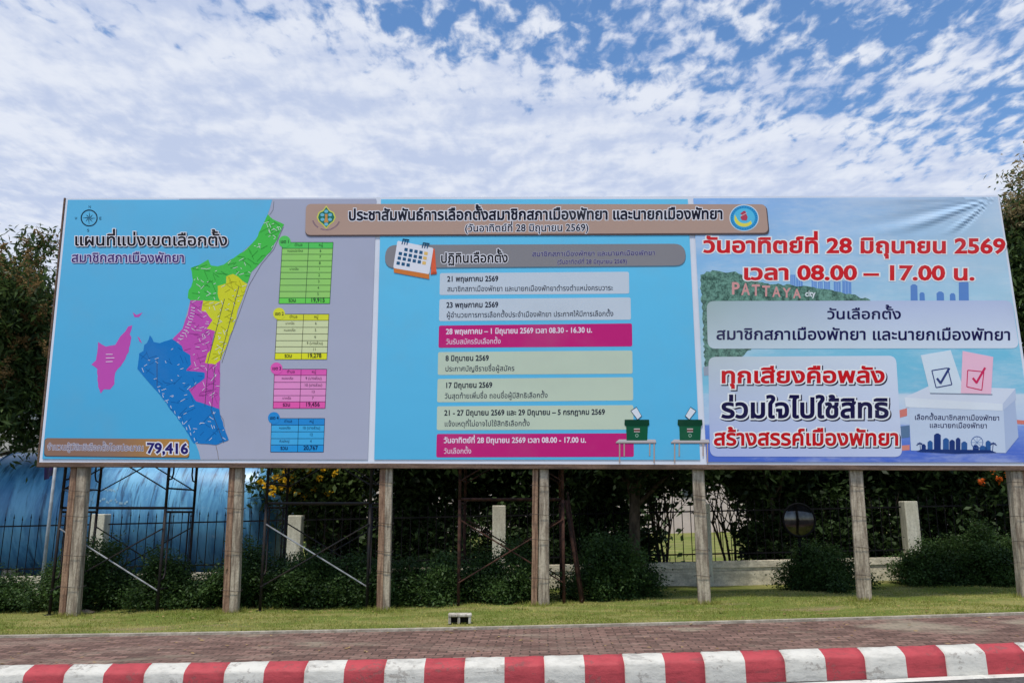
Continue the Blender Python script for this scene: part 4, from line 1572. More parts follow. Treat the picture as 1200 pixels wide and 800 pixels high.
# -- posts: (top x, bottom x, bottom y, width top px, plank side, plank offset)
posts = [(98.75, 85.8, 724, 10.0, -1, 9.2, True, 1.08), (281.6, 274.4, 719.5, 8.6, -1, 7.8, True, 1.06), (456.3, 452.4, 720.5, 7.6, -1, 6.8, True, 1.05),
         (637.6, 637.2, 716.5, 9.2, -1, 10.0, True, 1.36), (820.0, 828.2, 713, 7.8, -1, 6.0, False, 1.12), (1004.8, 1016.2, 708, 7.2, -1, 6.8, False, 1.2), (1187.6, 1202.6, 703, 10.5, 1, 8.5, True, 1.1)]
for k, (xt, xb, yb, wp, sd, po, brown, tap) in enumerate(posts):
    base = Gp(xb, yb, .0)
    # stand the post on the board line
    rb = ray(xb, yb)
    foot = B(xb, yb, -.13)
    foot.z = gz(foot.x) - .06
    top = B(xt, 548, -.13)
    dirn = (top - foot)
    top2 = foot + dirn * 2.35
    sc = (top - CAM).length / FPX
    mb = MB()
    wt, wb = wp * sc * 1.02, wp * sc * tap
    mb.bar(foot, top2, wb, wb * .95, max(.09, wt - (wb - wt) * .6), wt, seg=14, wob=.003)
    post = child(mb.build('post', M['concrete'], None))
    sx = Vector((1, BOARD_A, 0)).normalized()
    mb = MB()
    pw = (6.4 if brown else 6.2) * sc
    off = sx * sd * po * sc
    mb.bar(foot + off * 1.04 + Vector((0, -.03, 0)), top2 + off * .96 + Vector((0, -.03, 0)), pw * 1.05, .06, pw, .055, seg=16, wob=.005)
    pl = mb.build('plank', M['plank'] if brown else M['concrete'])
    pl.parent = post
    for f in (.10, .19, .28, .36):
        mb = MB()
        f += random.uniform(-.03, .03)
        c = foot.lerp(top2, f) + off * .45
        ring = []
        rw = (wp * .7 + po * .55) * sc
        for i in range(17):
            th = i / 16 * 2 * math.pi
            ring.append(c + sx * max(-1, min(1, 1.35 * math.cos(th))) * rw + Vector((0, 1, 0)) * max(-1, min(1, 1.35 * math.sin(th))) * wb * .62 + Vector((0, 0, .012 * math.sin(th * 2))))
        mb.tube(ring, .004, 5, cap=False)
        wr = mb.build('wire_tie', M['wire'])
        wr.parent = post

# ================================================================== SCAFFOLDS behind the board
def scaffold(xl, xr, ybl, ybr, label, rust=False, back=1.22):
    """two frames square to the board with cross braces; two lifts high. xl, xr: feet in the survey"""
    mat = M['rusty'] if rust else M['scaffold']
    fl, fr = B(xl, ybl, -.28), B(xr, ybr, -.28)
    base = (fl + fr) / 2
    base.z = gz(base.x)
    root = empty('scaffold_tower', base, label, 'scaffold', 'scaffold towers behind the billboard')
    width = (fr - fl).length
    H = 1.72
    ex = (fr - fl)
    ex.z = 0
    ex.normalize()
    ey = Vector((-ex.y, ex.x, 0))

    def P(s, d, z):
        return ex * (s * width / 2) + ey * d + Vector((0, 0, z))

    def put(o):
        o.parent = root
        return o
    for lift in range(3):
        z0 = lift * H + (.06 if lift == 0 else .06)
        for s in (-1, 1):
            mb = MB()
            for dpt in (0, back):
                mb.tube([P(s, dpt, z0 - (.10 if lift == 0 else 0)), P(s, dpt, z0 + H)], .027)
                if lift == 0:
                    mb.box(P(s, dpt, -.02), (.12, .12, .02))
            mb.tube([P(s, 0, z0 + H - .06), P(s, back, z0 + H - .06)], .020)
            mb.tube([P(s, 0, z0 + .35), P(s, back, z0 + .35)], .016)
            for d0, d1 in ((.02, .20), (back - .02, back - .20)):
                mb.tube([P(s, d1, z0 + H - .06), P(s, d1, z0 + .62), P(s, (d0 * .3 + d1 * .7), z0 + .52), P(s, d0, z0 + .50)], .016)
            put(mb.build('end_frame', mat, smooth=True))
        for dpt in (-.02, back + .02):
            for q in (1, -1):
                mb = MB()
                a0, b0 = P(-1, dpt - q * .012, z0 + (.32 if q > 0 else 1.38)), P(1, dpt - q * .012, z0 + (1.38 if q > 0 else .32))
                mb.tube([a0, b0], .0125, 6)
                put(mb.build('cross_brace', M['galv'] if (lift == 0 and dpt < 0 and q < 0 and not rust) else mat))
        for dpt in (0.03, back - .03):
            mb = MB()
            mb.tube([P(-1, dpt, z0 + H + .01), P(1, dpt, z0 + H + .01)], .022)
            put(mb.build('ledger', mat))
    return root


scaffold(57, 183, 727, 724, 'black steel scaffold tower in front of the blue tank')
scaffold(304, 429.5, 724, 720, 'black steel scaffold tower beside the yellow flowering shrub')
scaffold(537, 661, 718, 714, 'rust brown scaffold tower between the middle billboard posts', True)
mb = MB()
f0 = B(682, 714, -.4)
f0.z = gz(f0.x)
mb.tube([f0, B(663, 586, -.5)], .03, 8)
tag(mb.build('steel_prop', M['rusty'], smooth=True), 'rusty leaning steel prop right of the rust brown scaffold', 'prop')
mb = MB()
f0 = B(684, 713, -.75)
f0.z = gz(f0.x)
mb.tube([f0, f0 + Vector((-.25, .1, 1.9))], .02, 8)
tag(mb.build('steel_prop', M['rusty'], smooth=True), 'thinner rusty prop half hidden behind the leaning one', 'prop')

# ================================================================== FENCE
FY = 17.6
fence = empty('boundary_fence', Vector((0, FY, gz(0))), 'low pale wall with pillars and black iron pickets behind the hedges', 'fence')
fi = Matrix.Translation(-Vector(fence.location))


def fchild(o):
    o.parent = fence
    o.matrix_parent_inverse = fi
    return o


pil_px = [(-116, 605), (120, 602), (348, 603.5), (585, 592), (822, 590), (1063, 587), (1305, 582)]
pil_x = []
for px, py in pil_px:
    top = at(px, py, FY)
    pil_x.append((top.x, top.z))
wh = concrete_mat('wall_paint', (.80, .73, .58), (.46, .42, .33), (1.2, 1, 2.5))
wd2 = concrete_mat('dark_wall_paint', (.14, .13, .12), (.07, .065, .06), (1.2, 1, 2.5))
for k, (x, zt) in enumerate(pil_x):
    mb = MB()
    g = gz(x)
    mb.box((x, FY - .03, (g - .2 + zt) / 2), (.28, .28, zt - g + .2), bev=.012)
    fchild(mb.build('pillar', M['pillar'], loc=(x, FY, g)))
for k in range(len(pil_x) - 1):
    x0, x1 = pil_x[k][0] + .15, pil_x[k + 1][0] - .15
    mb = MB()
    n = 6
    for i in range(n):
        xa, xb = x0 + (x1 - x0) * i / n, x0 + (x1 - x0) * (i + 1) / n
        for z0, z1, th in ((-.25, .27, .16), (.275, .335, .14), (.34, .47, .2)):
            ga, gb = gz(xa), gz(xb)
            y0, y1 = FY - th / 2, FY + th / 2
            vs8 = [(xa, y0, ga + z0), (xb, y0, gb + z0), (xb, y1, gb + z0), (xa, y1, ga + z0), (xa, y0, ga + z1), (xb, y0, gb + z1), (xb, y1, gb + z1), (xa, y1, ga + z1)]
            mb.add(vs8, [(0, 1, 5, 4), (2, 3, 7, 6), (4, 5, 6, 7), (3, 0, 4, 7), (1, 2, 6, 5)])
    fchild(mb.build('base_wall', wh, loc=(x0, FY, gz(x0))))
    mb = MB()
    n = int((x1 - x0) / .175)
    for i in range(n):
        x = x0 + (i + .5) * (x1 - x0) / n
        g = gz(x)
        h = 1.62 + (.0 if i % 2 else .04)
        mb.tube([(x, FY, g + .46), (x, FY, g + h)], .009, 6)
        mb.tube([(x, FY, g + h), (x, FY, g + h + .035), (x, FY, g + h + .10)], .018, 6, r1=.001)
    for z in (.62, 1.50):
        mb.box(((x0 + x1) / 2, FY, gz((x0 + x1) / 2) + z), (x1 - x0, .014, .03), Matrix.Rotation(-math.atan(GS), 3, 'Y'))
    fchild(mb.build('picket_panel', M['iron'], loc=(x0, FY, gz(x0))))

# ================================================================== TANK
m = bpy.data.materials.new('tank_paint')
m.use_nodes = True
t = NT(m.node_tree)
tc = t.n('ShaderNodeTexCoord').outputs['Object']
a1 = t.noise(t.mapped(tc, (1.6, .5, .35), (0, .25, 0)), 2.2, 7, .68, .6)
a2 = t.noise(t.mapped(tc, (4.5, .6, .35), (0, -.12, 0)), 1.6, 7, .72, .4)
a3 = t.noise(tc, 9, 6, .7)
col = t.mix(t.smooth(a1, .36, .64), (.055, .21, .43), (.15, .43, .68))
col = t.mix(t.math('MULTIPLY', t.smooth(a2, .53, .63), .8), col, (.018, .06, .13))
col = t.mix(t.math('MULTIPLY', t.smooth(a3, .60, .75), .45), col, (.42, .52, .60))
bs = t.n('ShaderNodeBsdfPrincipled', i_Roughness=.33)
bs.inputs['Specular IOR Level'].default_value = .5
t.put(bs.inputs['Base Color'], col)
t.n('ShaderNodeOutputMaterial', i_Surface=bs.outputs[0])
M['tank'] = m
TY = 19.9
xa, xb = at(-14, 600, TY).x, at(345, 600, TY).x
tz = at(150, 603, TY).z
TRD = 1.47
tank = empty('storage_tank', ((xa + xb) / 2, TY, gz((xa + xb) / 2)), 'long weathered blue cylindrical tank lying behind the picket fence', 'tank')
mb = MB()
nseg = 64
prof_t = []
L = (xb - xa)
dome = .62
for i in range(13):
    th = math.pi / 2 * i / 12
    prof_t.append((-L / 2 + dome * (1 - math.sin(th)), TRD * math.cos(math.pi / 2 - th) ** .8))
prof_t = [(-L / 2 + dome * (1 - math.sin(math.pi / 2 * i / 12)), TRD * math.sin(math.acos(max(0, 1 - i / 12)))) for i in range(13)]
left = [(-L / 2 + dome - dome * math.cos(math.pi / 2 * i / 12), TRD * math.sin(math.pi / 2 * i / 12)) for i in range(13)]
mids = [(-L / 2 + dome + (L - 2 * dome) * i / 8, TRD) for i in range(1, 8)]
right = [(-x, r) for x, r in reversed(left)]
allp = left + mids + right
for x, r in allp:
    for k in range(nseg):
        th = 2 * math.pi * k / nseg
        mb.v.append((x, r * math.cos(th), r * math.sin(th)))
for i in range(len(allp) - 1):
    for k in range(nseg):
        j = (k + 1) % nseg
        mb.f.append([i * nseg + k, (i + 1) * nseg + k, (i + 1) * nseg + j, i * nseg + j])
        mb.m.append(0)
o = mb.build('shell', M['tank'], smooth=True)
o.parent = tank
o.location = (0, 0, tz - tank.location.z)
for x in (-L / 2 + dome, -L / 6, L / 6, L / 2 - dome):
    mb = MB()
    ring = [(x, (TRD + .004) * math.cos(q / 48 * 2 * math.pi), (TRD + .004) * math.sin(q / 48 * 2 * math.pi)) for q in range(49)]
    mb.tube(ring, .014, 6, cap=False)
    o = mb.build('weld_band', M['tank'], smooth=True)
    o.parent = tank
    o.location = (0, 0, tz - tank.location.z)
for x in (-L / 3, L / 3):
    mb = MB()
    hgt_ = tz - TRD - gz(tank.location.x + x)
    mb.box((x, 0, hgt_ / 2 + .06), (.3, 1.9, max(.3, hgt_ + .35)), bev=.02)
    o = mb.build('saddle', M['concrete'])
    o.parent = tank
# worn stencilled marks on the shell
mb = MB()
rm = random.Random(5)
for row, (z, n, w0) in enumerate(((.52, 4, .36), (.28, 9, .92))):
    for i in range(n):
        x = -.12 + w0 * (i / n - .5) + rm.uniform(-.02, .02)
        for q in range(2):
            xa_, wd_, zz = x + q * .035, rm.uniform(.02, .05), z + rm.uniform(-.05, .05)
            y = -math.sqrt((TRD + .006) ** 2 - zz ** 2)
            y2 = -math.sqrt((TRD + .006) ** 2 - (zz + .05) ** 2)
            mb.add([(xa_, y, zz), (xa_ + wd_, y, zz), (xa_ + wd_, y2, zz + .05), (xa_, y2, zz + .05)], [(0, 1, 2, 3)])
o = mb.build('worn_marking', pmat('worn_white_paint', (.26, .46, .62), .7))
o.parent = tank
o.location = (0, 0, tz - tank.location.z)

mb = MB()  # dark sheet added below the tank so less lawn light reaches its underside
xs_ = [xa - 2 + (xb - xa + 2.6) * i / 24 for i in range(25)]
for x in xs_:
    e_ = .25 * math.sin(x * 2.3) + .15 * math.sin(x * 5.1)
    for y in (FY + .12, FY + 1.5, FY + 3.0, FY + 5.2 + e_):
        mb.v.append((x, y, lawn_h(x, y) + .035))
for i in range(24):
    for k in range(3):
        a0 = i * 4 + k
        mb.f.append([a0, a0 + 4, a0 + 5, a0 + 1])
        mb.m.append(0)
tag(mb.build('tank_shade_sheet', pmat('tank_shade_dark', (.045, .034, .026), .95, .1, 0, (.022, .017, .014), (.6, .03, 20), 5)), 'dark sheet added under the blue tank to deepen its shade', 'shade sheet', kind='structure')

# ================================================================== POLE with a flag
pb0, pt0 = at(50, 676, 16.6), at(65, 546, 16.6)
pb0.z = gz(pb0.x)
root = empty('flagpole', pb0, 'slim pale flagpole with a furled dark flag in front of the tank', 'flagpole')
mb = MB()
ptop = (pt0 - pb0) * 1.5
mb.tube([(0, 0, -.05), ptop * .5, ptop], .035, 10, r1=.028)
o = mb.build('pole', pmat('pale_pipe_paint', (.52, .56, .60), .5, .4), smooth=True)
o.parent = root
mb = MB()
fc = (pt0 - pb0) * 1.0
nf = 8
for i in range(nf + 1):
    f = i / nf
    for k in range(7):
        g = k / 6
        mb.v.append((fc.x - .03 - .22 * g * (1 - .35 * f), fc.y + .05 * math.sin(g * 9 + f * 2), fc.z + .62 - .80 * f - .1 * g))
for i in range(nf):
    for k in range(6):
        a0 = i * 7 + k
        mb.f.append([a0, a0 + 1, a0 + 8, a0 + 7])
        mb.m.append(0)
o = mb.build('flag', pmat('dark_flag_cloth', (.05, .03, .12), .9, .1, 0, (.02, .05, .03), None, 3), smooth=True)
o.parent = root

# ================================================================== VEGETATION
def leaves(centers, n, spread, size, aspect=.42, up=.35, droop=0.0, seed=1):
    """diamond leaves scattered round cluster centres; returns verts, faces, tint"""
    r = np.random.default_rng(seed)
    c = np.asarray(centers)
    idx = r.integers(0, len(c), n)
    p = c[idx] + r.normal(0, 1, (n, 3)) * spread
    ctint = r.uniform(-.28, .28, len(c))
    nrm = r.normal(0, 1, (n, 3))
    nrm[:, 2] = np.abs(nrm[:, 2]) + up
    nrm /= np.linalg.norm(nrm, axis=1)[:, None]
    tg = r.normal(0, 1, (n, 3))
    tg[:, 2] -= droop
    tg -= nrm * (tg * nrm).sum(1)[:, None]
    tg /= np.linalg.norm(tg, axis=1)[:, None]
    bt = np.cross(nrm, tg)
    L_ = size * r.uniform(.6, 1.35, n)[:, None]
    W_ = L_ * aspect * .5
    v0 = p - tg * L_ * .5
    v1 = p + bt * W_ - tg * L_ * .05
    v2 = p + tg * L_ * .5 - nrm * L_ * .12
    v3 = p - bt * W_ - tg * L_ * .05
    vs_ = np.stack([v0, v1, v2, v3], 1).reshape(-1, 3)
    tint_ = np.clip(.42 + ctint[idx] + r.uniform(-.3, .3, n), 0, 1)
    return vs_, np.arange(n * 4).reshape(-1, 4), np.repeat(tint_, 4)


def crown_pts(n, rad, seed, shell=.5, flat=0.0):
    r = np.random.default_rng(seed)
    d_ = r.normal(0, 1, (n, 3))
    d_ /= np.linalg.norm(d_, axis=1)[:, None]
    rr_ = (shell + (1 - shell) * r.uniform(0, 1, n)) * (1 + .22 * np.sin(d_[:, 0] * 5 + seed) + .18 * np.sin(d_[:, 2] * 6 + d_[:, 1] * 4 + seed * 2))
    return d_ * rr_[:, None] * np.asarray(rad)


def limb_mesh(h, base_r, targets, seed, lean=(0, 0)):
    r = random.Random(seed)
    mb_ = MB()
    tip = Vector((lean[0], lean[1], h))
    pts_ = [Vector((0, 0, -.15)), Vector((lean[0] * .2 + r.uniform(-.05, .05), lean[1] * .2, h * .35)), Vector((lean[0] * .6, lean[1] * .6 + r.uniform(-.06, .06), h * .7)), tip]
    mb_.tube(pts_, base_r, 10, r1=base_r * .6)
    for tp in targets:
        tp = Vector(tp)
        s = pts_[2].lerp(tip, r.uniform(-.6, 1))
        md = s.lerp(tp, .5) + Vector((r.uniform(-.12, .12), r.uniform(-.12, .12), r.uniform(0, .15)))
        mb_.tube([s, md, tp], base_r * .42, 6, r1=base_r * .08)
    return mb_


def make_tree(name, label, cat, loc, trunk_h, trunk_r, crown_c, rad, nclust, nleaf, spread, size, mat, seed, aspect=.42, shell=.45, group=None, droop=.3, stems=1):
    root = empty(name, loc, label, cat, group)
    cc = crown_pts(nclust, rad, seed, shell) + np.asarray(crown_c)
    r = random.Random(seed)
    for k in range(stems):
        tg = [tuple(cc[i]) for i in r.sample(range(len(cc)), min(len(cc), 16 if stems == 1 else 6))]
        off = (0, 0) if stems == 1 else (r.uniform(-.35, .35), r.uniform(-.2, .2))
        mb_ = limb_mesh(trunk_h, trunk_r, tg, seed + k, (crown_c[0] * .5 + off[0], crown_c[1] * .5 + off[1]))
        o_ = mb_.build('trunk', M['bark'], root, smooth=True)
        if stems > 1:
            o_.location = (off[0] * .5, off[1] * .5, 0)
    me = fast_mesh('crown', *leaves(cc, nleaf, spread, size, aspect, .35, droop, seed)[:2], mat, leaves(cc, nleaf, spread, size, aspect, .35, droop, seed)[2])
    o_ = bpy.data.objects.new('crown', me)
    C.objects.link(o_)
    o_.parent = root
    return root, cc


# left mango like tree with rust coloured blossom
lx = at(2, 500, 17.9)
gl = gz(lx.x)
lt, cc = make_tree('mango_tree', 'tall dark tree with rust brown blossom left of the billboard', 'tree', (lx.x - 3.8, 18.8, gl), 4.3, .2,
                   (3.0, -.6, 5.45), (2.05, 1.7, 2.45), 240, 42000, .24, .20, M['mango_leaf'], 11, .30, .35, None, .9)
sel = cc[(cc[:, 2] > 3.9) & (cc[:, 1] < .4)]
pan = []
rp = np.random.default_rng(5)
for c in sel[::1]:
    for _ in range(3):
        p0 = c + rp.normal(0, .22, 3) + np.array([0, -.15, .1])
        d_ = rp.normal(0, .4, 3) + np.array([0, -.15, .7])
        d_ /= np.linalg.norm(d_)
        for k in range(7):
            pan.append(p0 + d_ * .055 * k)
vsb, fsb, tb = leaves(np.array(pan), 42000, .04, .062, .6, .2, 0, 6)
me = fast_mesh('blossom', vsb, fsb, M['blossom'], tb)
o = bpy.data.objects.new('blossom', me)
C.objects.link(o)
o.parent = lt

rx = at(1200, 500, 18.0)
rt, cc = make_tree('mango_tree', 'tall tree with pale golden new leaves at its top, right of the billboard', 'tree', (rx.x + 1.1, 18.4, gz(rx.x)), 4.0, .2,
                   (.05, -.2, 6.25), (1.95, 1.8, 3.3), 200, 30000, .26, .19, M['mango_leaf'], 21, .30, .35, None, .9)
sel = cc[(cc[:, 2] > 7.4)]
vsb, fsb, tb = leaves(sel + np.array([0, -.1, .2]), 9000, .22, .13, .4, .3, .3, 16)
me = fast_mesh('new_leaves', vsb, fsb, leaf_mat('golden_leaf', (.16, .12, .05), (.36, .29, .16)), tb)
o = bpy.data.objects.new('new_leaves', me)
C.objects.link(o)
o.parent = rt

# dark garden trees behind the fence
tree_spec = [
    (505, 18.9, 'dark leafy garden tree behind the fence between the third and middle posts', .07, 3),
    (590, 19.6, 'dark leafy garden tree behind the fence pillar under the date list', .09, 1),
    (678, 18.6, 'dark dense garden tree behind the leaning rusty prop', .08, 3),
    (905, 18.8, 'dark garden tree behind the fence next to the round mirror', .08, 3),
    (985, 19.6, 'dark garden tree behind the second post from the right', .09, 1),
    (1085, 18.9, 'dark garden tree behind the leaning pale pillar on the right', .08, 3),
    (1180, 19.4, 'dark garden tree behind the rightmost billboard post', .09, 1)]
protos = {}
for i, (px, y, label, tr_, st) in enumerate(tree_spec):
    x = at(px, 600, y).x
    if st not in protos:
        t0, _ = make_tree('garden_tree', label, 'tree', (x, y, gz(x)), 1.7 if st == 3 else 2.0, tr_, (0, 0, 2.95), (1.75, 1.2, 1.75), 110, 13500, .24, .19, M['dark_leaf'], 31 + st, .5, .25, 'dark trees behind the fence', .4, st)
        protos[st] = t0
    else:
        t0 = copy_tree(protos[st])
        t0.location = (x, y, gz(x))
        t0.rotation_euler.z = 1.3 * i
        t0.scale = (1, 1, .94 + .03 * (i % 4))
        t0['label'] = label
# the tree in front of the wall with a visible trunk
tx = at(744, 660, 16.9)
make_tree('street_tree', 'mottled brown tree trunk rising through the hedge in front of the low wall', 'tree', (tx.x, 16.9, gz(tx.x)), 2.5, .14, (.15, .2, 3.3), (1.7, 1.0, 1.25), 90, 11000, .24, .18, M['dark_leaf'], 47, .5, .3)
# small trees either side of the open view to the far lawn
for px, y, label, sd in ((776, 18.9, 'thin many stemmed shrub tree left of the bright lawn view', 61), (858, 19.2, 'thin many stemmed shrub tree right of the bright lawn view', 62)):
    x = at(px, 600, y).x
    make_tree('shrub_tree', label, 'tree', (x, y, gz(x)), 1.25, .035, (0, 0, 2.55), (1.25, .8, .95), 60, 4600, .2, .17, M['dark_leaf'], sd, .5, .2, 'thin shrub trees', .3, 4)
# yellow flowering shrub
x = at(378, 600, 18.6).x
ys_, cc = make_tree('flowering_shrub', 'leafy shrub with bright yellow flowers right of the blue tank', 'shrub', (x, 18.6, gz(x)), 1.5, .05, (0, 0, 2.3), (1.35, .8, 1.35), 90, 11000, .22, .17, M['mango_leaf'], 71, .45, .2, None, .5, 4)
fl = cc[(cc[:, 2] > 2.0) & (cc[:, 1] < .3)][:26]
fl = fl + np.array([-.15, -.45, .0])
rf_ = np.random.default_rng(8)
fl = np.concatenate([fl, np.stack([rf_.uniform(-1.2, .55, 26), rf_.uniform(-1.0, -.7, 26), rf_.uniform(2.0, 2.9, 26)], 1)])
vsb, fsb, tb = leaves(fl, 900, .028, .07, .9, .3, 0, 9)
me = fast_mesh('flowers', vsb, fsb, M['yellow_petal'], tb)
o = bpy.data.objects.new('flowers', me)
C.objects.link(o)
o.parent = ys_
# orange flowering shrub right
x = at(1150, 600, 18.2).x
ys_, cc = make_tree('flowering_shrub', 'dark shrub with a few orange flowers near the rightmost post', 'shrub', (x, 18.1, gz(x)), 1.5, .05, (0, 0, 2.0), (1.0, .5, 1.0), 60, 4500, .2, .17, M['dark_leaf'], 73, .45, .2, None, .5, 3)
fl = np.stack([rf_.uniform(-.7, .55, 9), rf_.uniform(-.75, -.6, 9), rf_.uniform(1.95, 2.5, 9)], 1)
vsb, fsb, tb = leaves(fl, 130, .03, .07, .9, .3, 0, 10)
me = fast_mesh('flowers', vsb, fsb, M['orange_petal'], tb)
o = bpy.data.objects.new('flowers', me)
C.objects.link(o)
o.parent = ys_


# shrubs behind the fence and hedges in front of it
def make_bush(name, label, loc, rad, n, size, mat, seed, group, cat='bush', stems=True):
    root = empty(name, loc, label, cat, group)
    cc_ = crown_pts(70, (1, 1, 1), seed, .45)
    cc_[:, 2] = np.abs(cc_[:, 2]) * .95 + .04
    cc_ = cc_ * np.asarray(rad)
    vs_, fs_, t_ = leaves(cc_, n, .12, size, .5, .5, 0, seed)
    vs_[:, 2] = np.maximum(vs_[:, 2], .01)
    me_ = fast_mesh('foliage', vs_, fs_, mat, t_)
    o_ = bpy.data.objects.new('foliage', me_)
    C.objects.link(o_)
    o_.parent = root
    mb_ = MB()
    r = random.Random(seed)
    for k in range(9):
        a_ = r.uniform(0, 6.28)
        e_ = Vector((math.cos(a_) * rad[0] * .6, math.sin(a_) * rad[1] * .6, rad[2] * r.uniform(.5, .9)))
        mb_.tube([Vector((math.cos(a_) * .08, math.sin(a_) * .06, -.06)), e_ * .5 + Vector((0, 0, .1)), e_], .018, 5, r1=.006)
    mb_.build('stem', M['bark'], root)
    return root


bush_px = [
    (12, 15.6, .75, .52, .50, 'small clipped bush at the left edge of the lawn'),
    (120, 15.5, 1.15, .6, 1.10, 'broad green bush spilling over the pale pillar under the scaffold'),
    (205, 15.3, 1.0, .6, .80, 'green bush left of the second billboard post'),
    (318, 15.3, 1.2, .6, .86, 'wide green bush right of the second billboard post'),
    (405, 15.4, .9, .55, .80, 'green bush left of the third billboard post'),
    (492, 15.2, .95, .55, .82, 'green bush right of the third billboard post'),
    (582, 15.3, 1.05, .55, .86, 'green bush below the narrow pale pillar in the middle'),
    (712, 15.5, 1.05, .6, .92, 'rounded green bush beside the mottled trunk'),
    (958, 16.2, .85, .5, .80, 'dark round bush below the round mirror'),
    (1092, 16.4, .95, .5, .88, 'dark bush at the foot of the leaning pale pillar'),
    (1170, 16.4, 1.1, .55, .92, 'dark bush left of the rightmost post')]
for i, (px, y, rx_, ry_, rz_, label) in enumerate(bush_px):
    x = at(px, 600, y).x
    if i < 3:
        bproto = None
    make_bush('hedge_bush', label, (x, y, gz(x) - .02), (rx_, ry_, rz_), int(34000 * rx_), .058, M['hedge'], 101 + i, 'bushes along the foot of the fence')

sh_spec = [(452, 18.5), (522, 18.3), (605, 18.5), (668, 18.3), (725, 18.6), (905, 18.5), (965, 18.4), (1030, 18.5), (1110, 18.6), (1165, 18.3), (1240, 18.5), (400, 19.2)]
sh_lab = ['behind the third billboard post', 'behind the fence at the left of the rusty scaffold', 'behind the narrow pale middle pillar', 'behind the leaning rusty prop', 'behind the mottled trunk',
          'behind the round mirror', 'behind the second post from the right', 'left of the leaning pale pillar', 'right of the leaning pale pillar', 'below the orange flowers', 'at the far right edge behind the fence', 'below the yellow flowers']
shp = None
for i, ((px, y), lb) in enumerate(zip(sh_spec, sh_lab)):
    x = at(px, 600, y).x
    if shp is None:
        shp = make_bush('tall_shrub', 'tall dark shrub ' + lb, (x, y, gz(x)), (.95, .5, 1.95), 6500, .15, M['dark_leaf'], 140, 'tall shrubs inside the fence', 'shrub')
    else:
        c = copy_tree(shp)
        c.location = (x, y, gz(x))
        c.rotation_euler.z = (0, 3.14, .3, 2.8)[i % 4]
        c.scale = (1, 1, .85 + .07 * (i % 4))
        c['label'] = 'tall dark shrub ' + lb

# far wood seen as one mass beyond the garden
pts_ = []
rw_ = np.random.default_rng(4)
for k in range(260):
    x = rw_.uniform(-9, 24)
    if 4.0 < x < 7.5:
        continue
    pts_.append((x, rw_.uniform(22, 25), gz(x) + rw_.uniform(.3, 4.6)))
vs_, fs_, t_ = leaves(np.array(pts_), 13000, .45, .26, .5, .3, .3, 77)
me = fast_mesh('far_foliage', vs_, fs_, M['dark_leaf'], t_)
o = bpy.data.objects.new('far_foliage', me)
C.objects.link(o)
tag(o, 'deep shaded mass of garden foliage beyond the fence', 'foliage', kind='stuff')

# ================================================================== BUILDINGS behind
mb = MB()
bx = at(-60, 560, 27).x
wroot = empty('pale_building', (bx - 2, 28, gz(bx)), 'plain pale grey building behind the blue tank and the left tree', 'building')
mb.box((2, 0, 2.6), (15, 4, 5.6))
o = mb.build('wall', concrete_mat('pale_render', (.55, .54, .51), (.44, .43, .40), (.6, .6, .3)))
o.parent = wroot
mb = MB()
mb.box((2, -2.03, 3.9), (15.02, .06, .05))
mb.box((2, -2.02, 2.0), (15.02, .05, .04))
o = mb.build('string_course', pmat('groove_paint', (.30, .30, .29), .8))
o.parent = wroot
mb = MB()
mb.box((2, 0, 5.46), (15.4, 4.4, .12))
o = mb.build('roof', pmat('grey_roof', (.3, .3, .3), .7))
o.parent = wroot

wroot = empty('long_building', (12, 58, gz(12)), 'long low pale pink building beyond the far lawn', 'building')
mb = MB()
mb.box((0, 0, 2.6), (60, 6, 5.6))
o = mb.build('wall', concrete_mat('pinkish_render', (.62, .52, .47), (.52, .44, .40), (.3, .3, .3)))
o.parent = wroot
mb = MB()
for k in range(-2, 3):
    mb.box((k * 10, 0, 6.0), (9.9, 6.6, .5), bev=.1)
o = mb.build('roof', pmat('pale_roof', (.42, .36, .34), .7))
o.parent = wroot
for k in range(-9, 10):
    mb = MB()
    mb.box((k * 3.1, -3.01, 3.0), (1.3, .06, 1.4))
    o = mb.build('window', pmat('dark_glass', (.05, .06, .07), .2, .5) if k == -9 else bpy.data.materials['dark_glass'])
    o.parent = wroot

# ================================================================== SMALL THINGS
# convex mirror
mp = at(935, 609, 16.1)
root = empty('convex_mirror', (mp.x, mp.y, gz(mp.x)), 'dark round convex mirror with a black rim on a thin post', 'mirror')
h = mp.z - gz(mp.x)
mb = MB()
R0 = .295
for i in range(9):
    th = math.radians(34) * i / 8
    for k in range(40):
        q_ = 2 * math.pi * k / 40
        rr0 = R0 * math.sin(th) / math.sin(math.radians(34))
        mb.v.append((rr0 * math.cos(q_), -.075 - R0 * .9 * (math.cos(th) - math.cos(math.radians(34))), h + rr0 * math.sin(q_)))
for i in range(8):
    for k in range(40):
        j = (k + 1) % 40
        mb.f.append([i * 40 + k, i * 40 + j, (i + 1) * 40 + j, (i + 1) * 40 + k])
        mb.m.append(0)
o = mb.build('mirror_face', pmat('dark_mirror', (.10, .098, .098), .09, .5, 1.0, (.05, .048, .048)), root, smooth=True)
mb = MB()
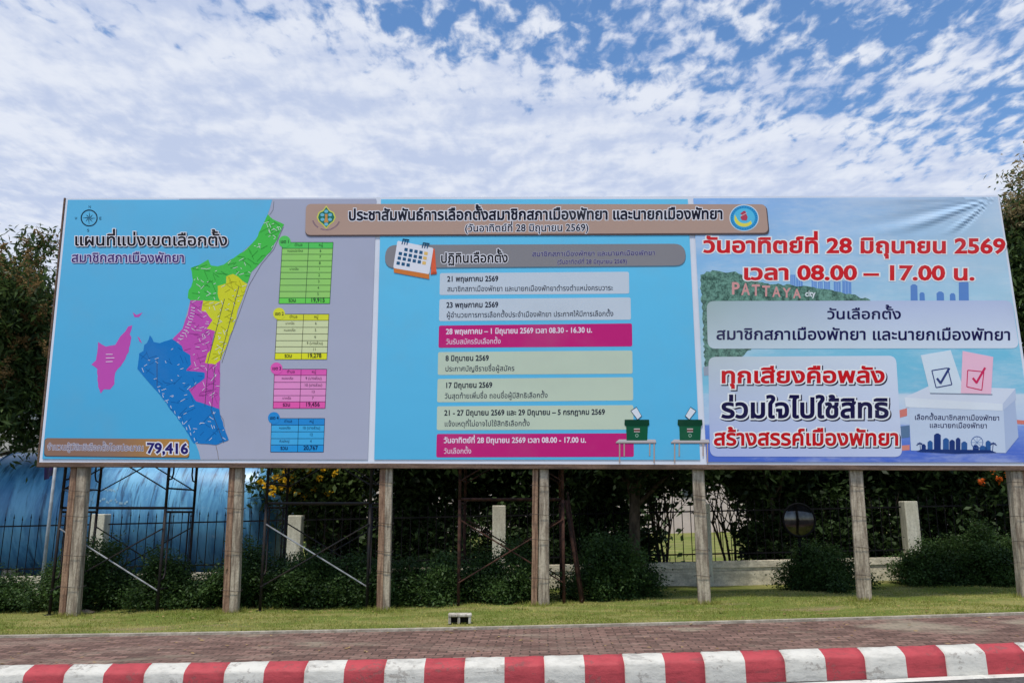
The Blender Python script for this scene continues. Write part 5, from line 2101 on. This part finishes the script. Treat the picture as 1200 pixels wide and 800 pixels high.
ring = [((R0 + .012) * math.cos(q_ / 40 * 2 * math.pi), -.07, h + (R0 + .012) * math.sin(q_ / 40 * 2 * math.pi)) for q_ in range(41)]
mb.tube(ring, .022, 8, cap=False)
mb.build('rim', M['iron'], root, smooth=True)
mb = MB()
mb.tube([(0, .0, -.1), (0, .0, h + .1)], .03, 10)
mb.build('pole', M['iron'], root, smooth=True)

# drain block in the lawn
dpos = Gp(539, 729)
root = empty('drain_block', (dpos.x, dpos.y, gz(dpos.x)), 'small broken concrete drain block with three openings in the grass', 'drain')
mb = MB()
mb.box((0, 0, .135), (.40, .24, .05), bev=.012)
mb.build('slab', concrete_mat('drain_concrete', (.60, .57, .50), (.26, .23, .19)), root)
for x, hh_ in ((-.175, .13), (-.02, .12), (.165, .13)):
    mb = MB()
    mb.box((x, 0, hh_ / 2 - .01), (.045, .22, hh_), bev=.006)
    mb.build('leg', bpy.data.materials['drain_concrete'], root)
mb = MB()  # near-black box painted in for the shade inside the openings
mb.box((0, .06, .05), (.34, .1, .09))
mb.build('opening_shade', pmat('opening_shade_dark', (.02, .018, .015), .9), root)
root.scale = (.86, .86, .8)
root.rotation_euler.z = .06

# stone
spos = Gp(101, 718)
mb = MB()
rs = random.Random(2)
for i in range(6):
    for k in range(10):
        th, ph = math.pi * (i / 5) * .5, 2 * math.pi * k / 10
        r = .1 * (1 + rs.uniform(-.15, .15))
        mb.v.append((r * 1.4 * math.sin(th) * math.cos(ph), r * math.sin(th) * math.sin(ph), r * .5 * math.cos(th) + .0))
for i in range(5):
    for k in range(10):
        j = (k + 1) % 10
        mb.f.append([i * 10 + k, (i + 1) * 10 + k, (i + 1) * 10 + j, i * 10 + j])
        mb.m.append(0)
o = mb.build('stone', concrete_mat('stone', (.36, .27, .2), (.2, .14, .1)))
o.location = (spos.x, spos.y, gz(spos.x) + .01)
tag(o, 'small tan stone on the grass right of the leftmost post', 'stone')

# remove the glyph helper
gob, gcu = GL.ob, GL.cu
bpy.data.objects.remove(gob)
bpy.data.curves.remove(gcu)
